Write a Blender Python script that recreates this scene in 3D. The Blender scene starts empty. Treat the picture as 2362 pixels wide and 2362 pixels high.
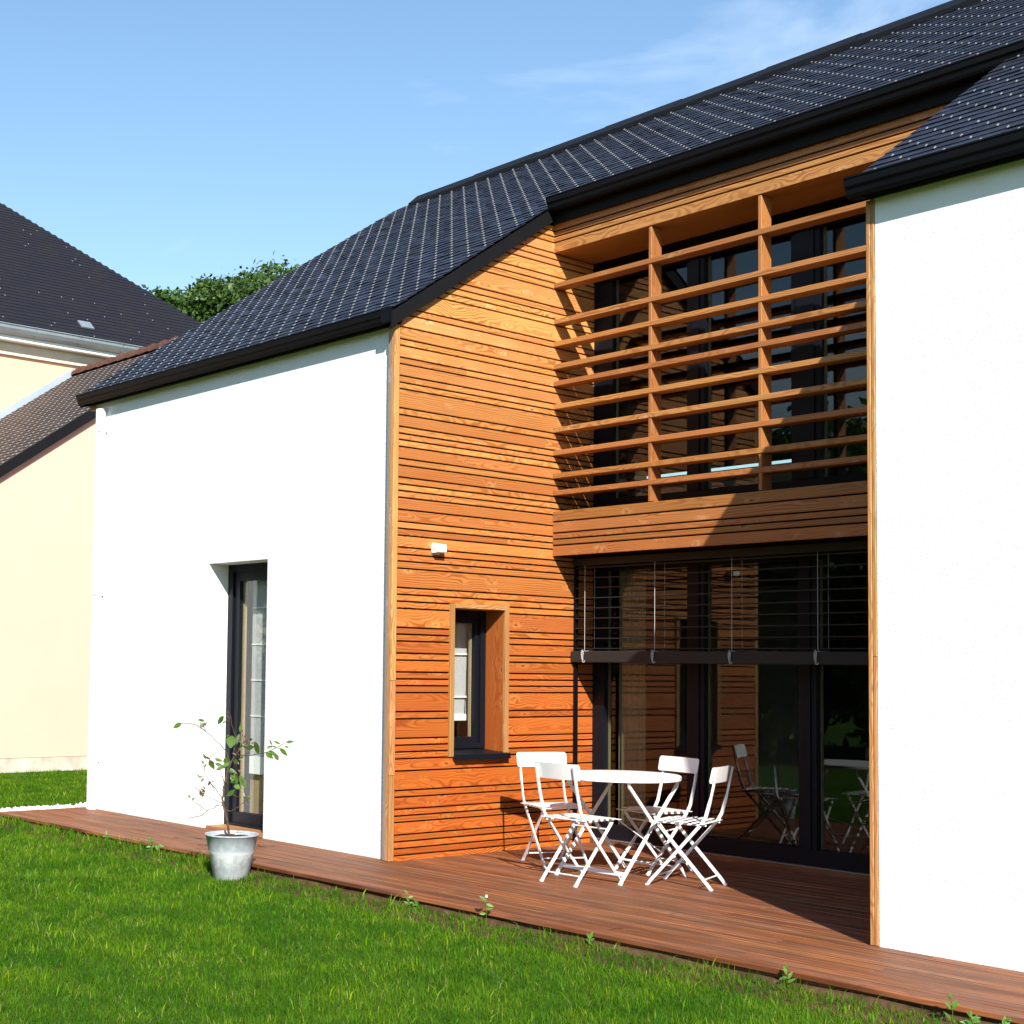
import bpy, math, random
import numpy as np
from mathutils import Matrix, Vector

random.seed(7)
rng = np.random.default_rng(7)
scene = bpy.context.scene
COL = scene.collection

# ------------------------------------------------------------------ camera
CAM_LOC = Vector((8.3057, -7.4127, 1.5))
CAM_R = Vector((0.62293853, 0.78211453, 0.01563516))
CAM_U = Vector((0.03415406, -0.04715998, 0.99830328))
CAM_F = Vector((-0.78152485, 0.62134757, 0.05609016))
cam_data = bpy.data.cameras.new("camera")
cam = bpy.data.objects.new("camera", cam_data)
COL.objects.link(cam)
M = Matrix.Identity(4)
for i in range(3):
    M[i][0] = CAM_R[i]; M[i][1] = CAM_U[i]; M[i][2] = -CAM_F[i]; M[i][3] = CAM_LOC[i]
cam.matrix_world = M
cam_data.sensor_width = 36.0
cam_data.lens = 36.0 * 3283.55 / 2362.0
cam_data.shift_x = 450.3 / 2362.0
cam_data.shift_y = 170.6 / 2362.0
cam_data.clip_end = 3000
scene.camera = cam

# ------------------------------------------------------------------ sky and sun
SUN = Vector((1.53, -1.0, 1.27)).normalized()      # towards the sun
world = bpy.data.worlds.new("World"); scene.world = world; world.use_nodes = True
wn = world.node_tree; wn.nodes.clear()
def wnode(t, **kw):
    n = wn.nodes.new(t)
    for k, v in kw.items(): setattr(n, k, v)
    return n
sky = wnode("ShaderNodeTexSky", sky_type='NISHITA', sun_disc=False)
sky.sun_elevation = math.asin(SUN.z); sky.sun_rotation = math.atan2(SUN.x, SUN.y)
sky.altitude = 50; sky.air_density = 1.5; sky.dust_density = 0.0; sky.ozone_density = 5.0
CLX, CLY, CLZ = 2.6908, 3.4587, 4.5906
wtc = wnode("ShaderNodeTexCoord")
wmap = wnode("ShaderNodeMapping"); wmap.inputs["Scale"].default_value = (2.6, 2.6, 7.5); wmap.inputs["Location"].default_value = (CLX, CLY, CLZ)
wnoi = wnode("ShaderNodeTexNoise"); wnoi.inputs["Scale"].default_value = 1.15; wnoi.inputs["Detail"].default_value = 9; wnoi.inputs["Roughness"].default_value = 0.56; wnoi.inputs["Distortion"].default_value = 0.5
wrmp = wnode("ShaderNodeMapRange"); wrmp.inputs["From Min"].default_value = 0.525; wrmp.inputs["From Max"].default_value = 0.9; wrmp.inputs["To Max"].default_value = 0.55
wmix = wnode("ShaderNodeMixRGB"); wmix.inputs["Color2"].default_value = (9.5, 10.2, 11.0, 1)
wbg = wnode("ShaderNodeBackground"); wbg.inputs["Strength"].default_value = 0.101
wout = wnode("ShaderNodeOutputWorld")
wn.links.new(wtc.outputs["Generated"], wmap.inputs["Vector"]); wn.links.new(wmap.outputs["Vector"], wnoi.inputs["Vector"])
wn.links.new(wnoi.outputs["Fac"], wrmp.inputs["Value"]); wn.links.new(wrmp.outputs["Result"], wmix.inputs["Fac"])
wn.links.new(sky.outputs["Color"], wmix.inputs["Color1"]); wn.links.new(wmix.outputs["Color"], wbg.inputs["Color"])
wn.links.new(wbg.outputs["Background"], wout.inputs["Surface"])
sd = bpy.data.lights.new("sun", 'SUN'); sd.energy = 5.0; sd.angle = math.radians(0.53); sd.color = (1.0, 0.945, 0.86)
so = bpy.data.objects.new("sun", sd); COL.objects.link(so)
so.rotation_euler = (-SUN).to_track_quat('-Z', 'Y').to_euler(); so.location = (20, -14, 18)
vs = scene.view_settings
vs.view_transform = 'Standard'; vs.look = 'None'; vs.exposure = 0.88; vs.gamma = 1.0; vs.use_curve_mapping = False
scene.cycles.max_bounces = 10; scene.cycles.transparent_max_bounces = 16

# ------------------------------------------------------------------ material helpers
class NT:
    def __init__(s, name):
        s.m = bpy.data.materials.new(name); s.m.use_nodes = True
        s.t = s.m.node_tree; s.t.nodes.clear()
        s.out = s.t.nodes.new("ShaderNodeOutputMaterial")
    def n(s, typ, ins=None, **kw):
        nd = s.t.nodes.new("ShaderNode" + typ)
        for k, v in kw.items(): setattr(nd, k, v)
        if ins:
            for k, v in ins.items():
                i = nd.inputs[k]
                if isinstance(v, bpy.types.NodeSocket): s.t.links.new(v, i)
                else: i.default_value = v
        return nd
    def math(s, op, a, b=0.0, c=None):
        ins = {0: a, 1: b}
        if c is not None: ins[2] = c
        return s.n("Math", ins, operation=op).outputs[0]
    def vmath(s, op, a, b):
        return s.n("VectorMath", {0: a, 1: b}, operation=op).outputs[0]
    def mix(s, f, a, b, blend='MIX'):
        return s.n("MixRGB", {"Fac": f, "Color1": a, "Color2": b}, blend_type=blend).outputs[0]
    def rng(s, v, a, b, c=0.0, d=1.0, smooth=False):
        return s.n("MapRange", {"Value": v, "From Min": a, "From Max": b, "To Min": c, "To Max": d},
                   interpolation_type='SMOOTHSTEP' if smooth else 'LINEAR').outputs[0]
    def surf(s, sh): s.t.links.new(sh, s.out.inputs["Surface"])
    def principled(s, col, rough=0.6, metal=0.0, spec=0.5, normal=None):
        ins = {"Base Color": col, "Roughness": rough, "Metallic": metal, "Specular IOR Level": spec}
        if normal is not None: ins["Normal"] = normal
        p = s.n("BsdfPrincipled", ins); s.surf(p.outputs[0]); return p
    def bump(s, h, strength=0.3, dist=0.01):
        return s.n("Bump", {"Height": h, "Strength": strength, "Distance": dist}).outputs[0]
def rgb(r, g, b): return (r, g, b, 1.0)

def plain(name, col, rough=0.5, metal=0.0, spec=0.5, noise=0.0, nscale=8.0, bump=0.0, bscale=60.0):
    t = NT(name); c = rgb(*col); nrm = None
    if noise or bump: tc = t.n("TexCoord").outputs["Object"]
    if noise:
        f = t.n("TexNoise", {"Vector": tc, "Scale": nscale, "Detail": 6.0, "Roughness": 0.6}).outputs["Fac"]
        f = t.rng(f, 0.3, 0.7)
        c = t.mix(f, rgb(*[x * (1 - noise) for x in col]), rgb(*[min(1, x * (1 + noise)) for x in col]))
    if bump:
        h = t.n("TexNoise", {"Vector": tc, "Scale": bscale, "Detail": 4.0}).outputs["Fac"]
        nrm = t.bump(h, bump, 0.005)
    t.principled(c, rough, metal, spec, nrm)
    return t.m

def wood(name, light, dark, ringf=75.0, rough=0.55, grey=0.0, var=0.35, knots=0.03, ring_amt=0.75, streak=0.0, spec=0.35, upper=None, fine_amt=0.35):
    light = [q * 0.86 for q in light]; dark = [q * 0.74 for q in dark]
    if upper: upper = ([q * 0.86 for q in upper[0]], [q * 0.74 for q in upper[1]])
    t = NT(name)
    tc = t.n("TexCoord").outputs["Object"]
    oi = t.n("ObjectInfo").outputs["Random"]
    wv = t.n("TexWhiteNoise", {"W": oi}, noise_dimensions='1D').outputs["Color"]
    sep = t.n("SeparateXYZ", {0: wv}); r1, r2, r3 = sep.outputs
    off = t.n("CombineXYZ", {0: t.math('MULTIPLY', r1, 37.0), 1: t.math('MULTIPLY_ADD', r2, 0.07, 0.012), 2: t.math('MULTIPLY_ADD', r3, 0.16, -0.08)}).outputs[0]
    v = t.vmath('ADD', tc, off)
    lo = t.n("TexNoise", {"Vector": t.vmath('MULTIPLY', v, (1.6, 4.0, 4.0)), "Scale": 1.0, "Detail": 1.5}).outputs["Fac"]
    lo2 = t.n("TexNoise", {"Vector": t.vmath('MULTIPLY', v, (5.0, 9.0, 9.0)), "Scale": 1.0, "Detail": 1.0}).outputs["Fac"]
    wob = t.math('MULTIPLY_ADD', lo, 0.13, -0.065)
    wob = t.math('ADD', wob, t.math('MULTIPLY_ADD', lo2, 0.03, -0.015))
    sv = t.n("SeparateXYZ", {0: v}); x, y, z = sv.outputs
    kv = t.n("CombineXYZ", {0: t.math('MULTIPLY', x, 3.2), 1: t.math('MULTIPLY', z, 9.0), 2: t.math('MULTIPLY', r2, 40.0)}).outputs[0]
    vo = t.n("TexVoronoi", {"Vector": kv, "Scale": 1.0}, feature='F1')
    kd = vo.outputs["Distance"]
    pick = t.n("SeparateXYZ", {0: vo.outputs["Color"]}).outputs[0]          # not every cell holds a knot
    has = t.rng(pick, 0.36, 0.46)
    kk = t.math('MULTIPLY', t.rng(kd, 0.0, 0.42, 1.0, 0.0, True), has)
    yy = t.math('ADD', y, wob); zz = t.math('ADD', z, wob)
    r = t.math('SQRT', t.math('ADD', t.math('MULTIPLY', yy, yy), t.math('MULTIPLY', zz, zz)))
    r = t.math('SUBTRACT', r, t.math('MULTIPLY', kk, knots))
    fine = t.n("TexNoise", {"Vector": t.vmath('MULTIPLY', v, (3.0, 90.0, 90.0)), "Scale": 1.0, "Detail": 3.0}).outputs["Fac"]
    ph = t.math('MULTIPLY_ADD', r, ringf * 6.2832, t.math('MULTIPLY', fine, 1.0))
    s = t.math('MULTIPLY_ADD', t.math('SINE', ph), 0.5, 0.5)
    s = t.math('POWER', s, 1.7)
    amt = t.math('MULTIPLY', t.rng(lo, 0.3, 0.65, 0.25, 1.0), ring_amt)
    s = t.math('MULTIPLY', s, amt)
    lc, dc = rgb(*light), rgb(*dark)
    if upper:      # deck bounce light painted into the colour: redder low down, paler towards the top
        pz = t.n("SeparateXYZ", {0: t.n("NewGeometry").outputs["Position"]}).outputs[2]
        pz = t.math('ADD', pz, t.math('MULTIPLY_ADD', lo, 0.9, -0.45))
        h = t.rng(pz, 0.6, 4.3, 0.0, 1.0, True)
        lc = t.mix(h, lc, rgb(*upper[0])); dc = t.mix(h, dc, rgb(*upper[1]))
    # colour of the whole board varies
    lc = t.mix(t.math('MULTIPLY', r1, var), lc, t.mix(0.62, lc, dc))
    bv = t.math('MULTIPLY_ADD', r3, 0.36, 0.80)
    bc = t.n("CombineXYZ", {0: bv, 1: t.math('MULTIPLY', bv, t.math('MULTIPLY_ADD', r2, 0.2, 0.9)), 2: bv}).outputs[0]
    lc = t.mix(1.0, lc, bc, 'MULTIPLY')
    c = t.mix(s, lc, dc)
    c = t.mix(t.rng(lo2, 0.45, 0.75, 0.0, 0.35), c, t.mix(1.0, c, rgb(1.12, 0.86, 0.7), 'MULTIPLY'))
    c = t.mix(t.math('MULTIPLY', t.rng(fine, 0.35, 0.8), fine_amt), c, t.mix(1.0, dc, rgb(0.8, 0.75, 0.7), 'MULTIPLY'))
    pale = t.math('MULTIPLY', t.math('MULTIPLY', t.rng(kd, 0.05, 0.34, 0.8, 0.0, True), t.rng(t.n("TexNoise", {"Vector": t.vmath('MULTIPLY', v, (22.0, 30.0, 12.0)), "Scale": 1.0, "Detail": 2.0, "Distortion": 1.2}).outputs["Fac"], 0.35, 0.62)), has)
    c = t.mix(pale, c, t.mix(1.0, lc, rgb(1.22, 1.55, 2.2), 'MULTIPLY'))
    core = t.math('MULTIPLY', t.rng(kd, 0.035, 0.11, 0.9, 0.0, True), has)
    c = t.mix(core, c, t.mix(1.0, dc, rgb(0.55, 0.5, 0.5), 'MULTIPLY'))
    if grey:
        gn = t.n("TexNoise", {"Vector": t.vmath('MULTIPLY', v, (1.1, 16.0, 16.0)), "Scale": 1.0, "Detail": 6.0, "Roughness": 0.65}).outputs["Fac"]
        g = t.math('MULTIPLY', t.rng(gn, 0.42, 0.66), grey)
        c = t.mix(g, c, rgb(0.155, 0.10, 0.075))
        g2 = t.n("TexNoise", {"Vector": t.vmath('MULTIPLY', v, (2.2, 22.0, 22.0)), "Scale": 1.0, "Detail": 5.0}).outputs["Fac"]
        c = t.mix(t.rng(g2, 0.55, 0.72, 0.0, 0.7), c, rgb(0.055, 0.028, 0.02))
        g3 = t.n("TexNoise", {"Vector": t.vmath('ADD', v, (5.0, 1.0, 2.0)), "Scale": 1.1, "Detail": 3.0}).outputs["Fac"]
        c = t.mix(t.rng(g3, 0.4, 0.7, 0.0, 0.35), c, rgb(0.16, 0.085, 0.06))
    if streak:
        st = t.n("TexNoise", {"Vector": t.vmath('MULTIPLY', v, (0.9, 62.0, 1.0)), "Scale": 1.0, "Detail": 2.0}).outputs["Fac"]
        c = t.mix(t.rng(st, 0.4, 0.62, 0.0, streak), c, rgb(*[d * 0.45 for d in dark]))
    nrm = t.bump(t.math('ADD', s, t.math('MULTIPLY', fine, 0.5)), 0.18, 0.003)
    t.principled(c, rough, 0.0, spec, nrm)
    return t.m

MAT = {}
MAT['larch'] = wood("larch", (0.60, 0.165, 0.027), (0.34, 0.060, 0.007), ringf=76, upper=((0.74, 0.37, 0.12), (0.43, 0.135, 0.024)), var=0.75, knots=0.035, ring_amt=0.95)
MAT['larch_pale'] = wood("larch_weathered", (0.58, 0.31, 0.12), (0.34, 0.125, 0.03), ringf=62, ring_amt=0.9, var=0.5)
MAT['larch_grey'] = wood("larch_silvered", (0.40, 0.33, 0.25), (0.24, 0.17, 0.11), ringf=62, ring_amt=0.7, var=0.4)
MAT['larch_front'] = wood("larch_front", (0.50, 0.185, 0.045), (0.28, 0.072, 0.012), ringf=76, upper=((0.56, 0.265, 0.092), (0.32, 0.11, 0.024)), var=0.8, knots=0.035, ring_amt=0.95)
MAT['deckwood'] = wood("decking", (0.48, 0.185, 0.066), (0.23, 0.066, 0.020), ringf=45, rough=0.6, grey=0.8, var=0.9, knots=0.02, ring_amt=0.6, streak=0.8, spec=0.2)
MAT['membrane'] = plain("black_membrane", (0.006, 0.005, 0.0045), 0.95, 0, 0.05)
MAT['anthracite'] = plain("anthracite_metal", (0.0035, 0.0038, 0.005), 0.5, 0.0, 0.12, 0.15, 3.0)
MAT['fascia'] = plain("fascia_metal", (0.0065, 0.0068, 0.008), 0.55, 0.0, 0.15, 0.2, 2.0)
MAT['frame'] = plain("window_frame_paint", (0.005, 0.0065, 0.0105), 0.45, 0, 0.2)
MAT['white_metal'] = plain("white_powder_coat", (0.74, 0.74, 0.735), 0.38, 0.0, 0.5, 0.03, 20)
MAT['white_paint'] = plain("white_paint", (0.80, 0.80, 0.78), 0.55)
MAT['fabric'] = plain("blind_fabric", (0.44, 0.43, 0.44), 0.9, 0, 0.2, 0.06, 30)
MAT['rod'] = plain("blind_rod", (0.78, 0.78, 0.78), 0.6)
MAT['beige'] = plain("beige_timber", (0.34, 0.25, 0.15), 0.6, 0, 0.3, 0.1, 5)
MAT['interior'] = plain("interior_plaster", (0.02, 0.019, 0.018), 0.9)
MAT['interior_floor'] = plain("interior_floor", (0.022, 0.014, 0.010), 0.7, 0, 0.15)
MAT['blindslat'] = plain("blind_aluminium", (0.022, 0.02, 0.019), 0.5, 0.0, 0.25)
MAT['cord'] = plain("blind_cord", (0.6, 0.6, 0.58), 0.6)
MAT['alu'] = plain("aluminium", (0.45, 0.45, 0.46), 0.4, 0.8)
MAT['hook'] = plain("steel_hook", (0.5, 0.5, 0.51), 0.4, 0.6)
MAT['plastic'] = plain("white_plastic", (0.75, 0.75, 0.72), 0.45)
MAT['lens'] = plain("sensor_lens", (0.5, 0.48, 0.42), 0.2)
MAT['soil'] = plain("soil", (0.055, 0.032, 0.02), 0.95, 0, 0.2, 0.5, 14, 0.8, 60)
MAT['bark'] = plain("bark", (0.085, 0.055, 0.032), 0.85, 0, 0.2, 0.35, 40, 0.5, 90)
MAT['concrete'] = plain("concrete_plinth", (0.46, 0.42, 0.35), 0.9, 0, 0.2, 0.3, 4, 0.4, 40)
MAT['zinc'] = plain("zinc", (0.33, 0.38, 0.42), 0.45, 0.5, 0.5, 0.1, 2)
MAT['stone'] = plain("cornice_stone", (0.62, 0.57, 0.48), 0.8, 0, 0.3, 0.08, 4)
MAT['ridge_tile'] = plain("clay_ridge_tile", (0.10, 0.045, 0.032), 0.7, 0, 0.3, 0.3, 6)
MAT['tree_bark'] = plain("tree_bark", (0.07, 0.05, 0.035), 0.9)

def render_mat(name, col, strength, scale):
    t = NT(name); tc = t.n("TexCoord").outputs["Object"]
    n1 = t.n("TexNoise", {"Vector": tc, "Scale": scale, "Detail": 3.0, "Roughness": 0.55, "Distortion": 0.6}).outputs["Fac"]
    n2 = t.n("TexNoise", {"Vector": tc, "Scale": scale * 0.37, "Detail": 2.0}).outputs["Fac"]
    n3 = t.n("TexNoise", {"Vector": tc, "Scale": 1.3, "Detail": 4.0}).outputs["Fac"]
    h = t.math('ADD', t.rng(n1, 0.36, 0.6, 0, 1, True), t.math('MULTIPLY', n2, 0.5))
    c = t.mix(t.rng(n3, 0.35, 0.7), rgb(*[x * 0.965 for x in col]), rgb(*col))
    t.principled(c, 0.9, 0, 0.2, t.bump(h, strength, 0.004))
    return t.m
MAT['render'] = render_mat("white_render", (0.785, 0.785, 0.775), 0.42, 72.0)
MAT['cream'] = render_mat("cream_render", (0.80, 0.445, 0.345), 0.15, 60.0)
MAT['cream_pale'] = render_mat("pale_cream_render", (0.80, 0.50, 0.32), 0.15, 60.0)

def slate_mat(name, base, alt, rough, spec=0.3):
    t = NT(name)
    oi = t.n("ObjectInfo").outputs["Random"]; isl = t.n("NewGeometry").outputs["Random Per Island"]
    f = t.math('FRACT', t.math('MULTIPLY_ADD', oi, 7.31, isl))
    tc = t.n("TexCoord").outputs["Object"]
    n = t.n("TexNoise", {"Vector": tc, "Scale": 16.0, "Detail": 5.0, "Roughness": 0.7}).outputs["Fac"]
    c = t.mix(t.rng(t.math('POWER', f, 1.5), 0, 1, 0.0, 0.9), rgb(*base), rgb(*alt))
    c = t.mix(t.rng(n, 0.4, 0.75, 0, 0.35), c, rgb(*[b * 1.7 for b in base]))
    ro = t.math('MULTIPLY_ADD', f, 0.16, rough)
    t.principled(c, ro, 0, spec, t.bump(n, 0.15, 0.003))
    return t.m
MAT['slate'] = slate_mat("slate", (0.0185, 0.021, 0.033), (0.008, 0.009, 0.0145), 0.40, 0.32)
MAT['slate_far'] = slate_mat("old_slate", (0.0125, 0.013, 0.0195), (0.0165, 0.0155, 0.019), 0.75, 0.15)
MAT['slate_brown'] = slate_mat("brown_slate", (0.075, 0.056, 0.046), (0.042, 0.033, 0.030), 0.6)

def glass_mat(name, ior, tint):
    t = NT(name)
    bf = t.n("NewGeometry").outputs["Backfacing"]      # same reflectance on both faces of the thin pane
    fr = t.n("Fresnel", {"IOR": t.math('MULTIPLY_ADD', bf, 1.0 / ior - ior, ior)}).outputs[0]
    tr = t.n("BsdfTransparent", {"Color": rgb(*tint)}).outputs[0]
    gl = t.n("BsdfGlossy", {"Color": rgb(0.95, 0.97, 1.0), "Roughness": 0.0}).outputs[0]
    t.surf(t.n("MixShader", {0: fr, 1: tr, 2: gl}).outputs[0])
    return t.m
MAT['glass'] = glass_mat("double_glazing", 1.47, (0.78, 0.82, 0.80))
MAT['glass_small'] = glass_mat("window_glass", 1.45, (0.94, 0.96, 0.95))

def zinc_pot_mat():
    t = NT("galvanised_zinc"); tc = t.n("TexCoord").outputs["Object"]
    n = t.n("TexNoise", {"Vector": t.vmath('MULTIPLY', tc, (15, 15, 11)), "Scale": 1.0, "Detail": 7.0, "Roughness": 0.65, "Distortion": 0.8}).outputs["Fac"]
    z = t.n("SeparateXYZ", {0: tc}).outputs[2]
    wv = t.math('ADD', z, t.math('MULTIPLY_ADD', n, 0.10, -0.05))
    lime = t.math('MULTIPLY', t.rng(wv, 0.215, 0.185, 0.0, 1.0), t.rng(wv, 0.09, 0.19, 0.25, 1.0))
    c = t.mix(t.rng(n, 0.3, 0.7), rgb(0.25, 0.285, 0.31), rgb(0.41, 0.45, 0.48))
    c = t.mix(t.math('MULTIPLY', lime, t.rng(n, 0.35, 0.6, 0.3, 0.95)), c, rgb(0.68, 0.69, 0.68))
    t.principled(c, t.rng(n, 0.3, 0.7, 0.5, 0.75), 0.0, 0.4)
    return t.m
MAT['pot'] = zinc_pot_mat()

def leaf_mat(name, col, attr=None, trans=0.35, rough=0.45, spec=0.4, world_noise=False):
    t = NT(name)
    c = rgb(*col)
    if attr:
        a = t.n("Attribute", attribute_name=attr).outputs["Color"]; c = a
    else:
        r = t.n("ObjectInfo").outputs["Random"]; isl = t.n("NewGeometry").outputs["Random Per Island"]
        f = t.math('FRACT', t.math('ADD', r, isl))
        c = t.mix(f, rgb(*[x * 0.55 for x in col]), rgb(*[x * 1.35 for x in col]))
    if world_noise:
        p = t.n("NewGeometry").outputs["Position"]
        n = t.n("TexNoise", {"Vector": p, "Scale": 2.6, "Detail": 6.0, "Roughness": 0.68}).outputs["Fac"]
        c = t.mix(t.rng(n, 0.40, 0.62), t.mix(1.0, c, rgb(0.50, 0.68, 0.50), 'MULTIPLY'), t.mix(1.0, c, rgb(1.45, 1.18, 0.95), 'MULTIPLY'))
    d = t.n("BsdfPrincipled", {"Base Color": c, "Roughness": rough, "Specular IOR Level": spec}).outputs[0]
    tr = t.n("BsdfTranslucent", {"Color": t.mix(1.0, c, rgb(1.15, 1.2, 0.4), 'MULTIPLY')}).outputs[0]
    t.surf(t.n("MixShader", {0: trans, 1: d, 2: tr}).outputs[0])
    return t.m
MAT['grass'] = leaf_mat("grass_blade", (0.1, 0.2, 0.03), attr="tint", trans=0.35, rough=0.6, spec=0.12, world_noise=True)
MAT['leaf'] = leaf_mat("lemon_leaf", (0.085, 0.165, 0.028), trans=0.4, rough=0.35, spec=0.5)
MAT['leaf_brown'] = leaf_mat("dry_leaf", (0.085, 0.05, 0.03), trans=0.2)
MAT['tree_leaf'] = leaf_mat("tree_leaf", (0.052, 0.105, 0.018), trans=0.3, rough=0.5)
MAT['weed'] = leaf_mat("weed_leaf", (0.10, 0.20, 0.03), trans=0.35)

def ground_mat():
    t = NT("lawn_soil"); p = t.n("NewGeometry").outputs["Position"]
    n = t.n("TexNoise", {"Vector": p, "Scale": 1.7, "Detail": 6.0, "Roughness": 0.65}).outputs["Fac"]
    n2 = t.n("TexNoise", {"Vector": p, "Scale": 30.0, "Detail": 4.0}).outputs["Fac"]
    c = t.mix(t.rng(n, 0.35, 0.65), rgb(0.028, 0.075, 0.005), rgb(0.05, 0.105, 0.008))
    c = t.mix(t.rng(n2, 0.4, 0.7, 0, 0.5), c, rgb(0.04, 0.05, 0.012))
    t.principled(c, 0.95, 0, 0.05, t.bump(n2, 0.6, 0.02))
    return t.m
MAT['ground'] = ground_mat()
MAT['gravel'] = plain("white_gravel", (0.72, 0.69, 0.66), 0.9, 0, 0.2, 0.12, 30)
MAT['earth'] = plain("bare_earth", (0.085, 0.05, 0.026), 0.95, 0, 0.05, 0.45, 12, 0.8, 50)

# ------------------------------------------------------------------ geometry helpers
def link(o, parent=None):
    COL.objects.link(o)
    if parent is not None: o.parent = parent
    return o
def mobj(name, verts, faces, mat, parent=None, loc=None, rot=None, smooth=False):
    me = bpy.data.meshes.new(name)
    me.from_pydata([tuple(v) for v in verts], [], faces); me.update()
    me.materials.append(MAT[mat] if isinstance(mat, str) else mat)
    if smooth:
        for p in me.polygons: p.use_smooth = True
    o = bpy.data.objects.new(name, me)
    if loc is not None: o.location = loc
    if rot is not None: o.rotation_euler = rot
    return link(o, parent)
def empty(name, loc=(0, 0, 0), rotz=0.0, parent=None):
    o = bpy.data.objects.new(name, None); o.location = loc; o.rotation_euler = (0, 0, rotz); o.empty_display_size = 0.2
    return link(o, parent)
def tag(o, label, cat, group=None):
    o["label"] = label; o["category"] = cat
    if group: o["group"] = group
    return o
def structure(o): o["kind"] = "structure"; return o
def stuff(o): o["kind"] = "stuff"; return o

class MB:
    def __init__(s): s.v = []; s.f = []
    def add(s, vs, fs):
        b = len(s.v); s.v += [tuple(v) for v in vs]; s.f += [tuple(i + b for i in f) for f in fs]; return s
    def box(s, x0, x1, y0, y1, z0, z1):
        vs = [(x0, y0, z0), (x1, y0, z0), (x1, y1, z0), (x0, y1, z0), (x0, y0, z1), (x1, y0, z1), (x1, y1, z1), (x0, y1, z1)]
        return s.add(vs, [(0, 3, 2, 1), (4, 5, 6, 7), (0, 1, 5, 4), (1, 2, 6, 5), (2, 3, 7, 6), (3, 0, 4, 7)])
    def bevbox(s, x0, x1, y0, y1, z0, z1, b):
        # chamfered along all edges of the y/z section (length is x)
        sec = [(y0 + b, z0), (y1 - b, z0), (y1, z0 + b), (y1, z1 - b), (y1 - b, z1), (y0 + b, z1), (y0, z1 - b), (y0, z0 + b)]
        return s.prism_x(sec, x0, x1)
    def prism_x(s, sec, x0, x1):
        n = len(sec); vs = [(x0, y, z) for y, z in sec] + [(x1, y, z) for y, z in sec]
        fs = [(i, (i + 1) % n, n + (i + 1) % n, n + i) for i in range(n)]
        fs = [tuple(reversed(f)) for f in fs]
        fs += [tuple(range(n)), tuple(reversed(range(n, 2 * n)))]
        return s.add(vs, fs)
    def bar(s, p, q, w, h, up=(0, 0, 1)):
        # rectangular bar from p to q: w across, h along the up direction
        p = Vector(p); q = Vector(q); d = (q - p).normalized(); u = Vector(up)
        a = d.cross(u)
        if a.length < 1e-4: a = d.cross(Vector((1, 0, 0)))
        a.normalize(); u = a.cross(d).normalized()
        vs = []
        for c in (p, q):
            for sx, sy in ((-1, -1), (1, -1), (1, 1), (-1, 1)):
                vs.append(c + a * (sx * w / 2) + u * (sy * h / 2))
        return s.add(vs, [(0, 1, 2, 3), (7, 6, 5, 4), (0, 4, 5, 1), (1, 5, 6, 2), (2, 6, 7, 3), (3, 7, 4, 0)])
    def tube(s, pts, rad, n=6, caps=True):
        pts = [Vector(p) for p in pts]
        if not hasattr(rad, '__len__'): rad = [rad] * len(pts)
        rings = []; ref = None
        for i, p in enumerate(pts):
            d = (pts[min(i + 1, len(pts) - 1)] - pts[max(i - 1, 0)]).normalized()
            if ref is None:
                ref = Vector((0, 0, 1)) if abs(d.z) < 0.9 else Vector((1, 0, 0))
            a = d.cross(ref).normalized(); b = a.cross(d).normalized(); ref = b
            rings.append([p + (a * math.cos(2 * math.pi * k / n) + b * math.sin(2 * math.pi * k / n)) * rad[i] for k in range(n)])
        vs = [v for r in rings for v in r]; fs = []
        for i in range(len(pts) - 1):
            for k in range(n):
                fs.append((i * n + k, i * n + (k + 1) % n, (i + 1) * n + (k + 1) % n, (i + 1) * n + k))
        if caps: fs += [tuple(reversed(range(n))), tuple((len(pts) - 1) * n + k for k in range(n))]
        return s.add(vs, fs)
    def ribbon(s, pts, widths, thick):
        # flat strip lying in a plane of constant x: widths measured in the y-z plane, thick along x
        pts = [Vector(p) for p in pts]; vs = []; n = len(pts)
        for i, p in enumerate(pts):
            d = (pts[min(i + 1, n - 1)] - pts[max(i - 1, 0)]); d.x = 0; d.normalize()
            a = Vector((0, -d.z, d.y)); w = widths[i] if hasattr(widths, '__len__') else widths
            th = thick[i] if hasattr(thick, '__len__') else thick
            for sx, sa in ((-1, -1), (1, -1), (1, 1), (-1, 1)):
                vs.append(p + Vector((sx * th / 2, 0, 0)) + a * (sa * w / 2))
        fs = [(0, 1, 2, 3), tuple((n - 1) * 4 + k for k in (3, 2, 1, 0))]
        for i in range(n - 1):
            for k in range(4):
                fs.append((i * 4 + k, (i + 1) * 4 + k, (i + 1) * 4 + (k + 1) % 4, i * 4 + (k + 1) % 4))
        return s.add(vs, fs)
    def lathe(s, prof, n=40, closed=False):
        vs = [(r * math.cos(2 * math.pi * k / n), r * math.sin(2 * math.pi * k / n), z) for r, z in prof for k in range(n)]
        fs = [(i * n + k, i * n + (k + 1) % n, (i + 1) * n + (k + 1) % n, (i + 1) * n + k) for i in range(len(prof) - 1) for k in range(n)]
        return s.add(vs, fs)
    def build(s, name, mat, parent=None, loc=None, rot=None, smooth=False):
        return mobj(name, s.v, s.f, mat, parent, loc, rot, smooth)

def copy_tree(o, parent=None):
    c = o.copy(); COL.objects.link(c)
    if parent is not None: c.parent = parent
    for ch in [x for x in bpy.data.objects if x.parent == o]: copy_tree(ch, c)
    return c
def project(p):
    d = Vector(p) - CAM_LOC; w = d.dot(CAM_F)
    if w <= 0.05: return None
    return (0.5 - 450.3 / 2362 + 3283.55 / 2362 * d.dot(CAM_R) / w, 0.5 + 170.6 / 2362 - 3283.55 / 2362 * d.dot(CAM_U) / w, w)

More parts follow.
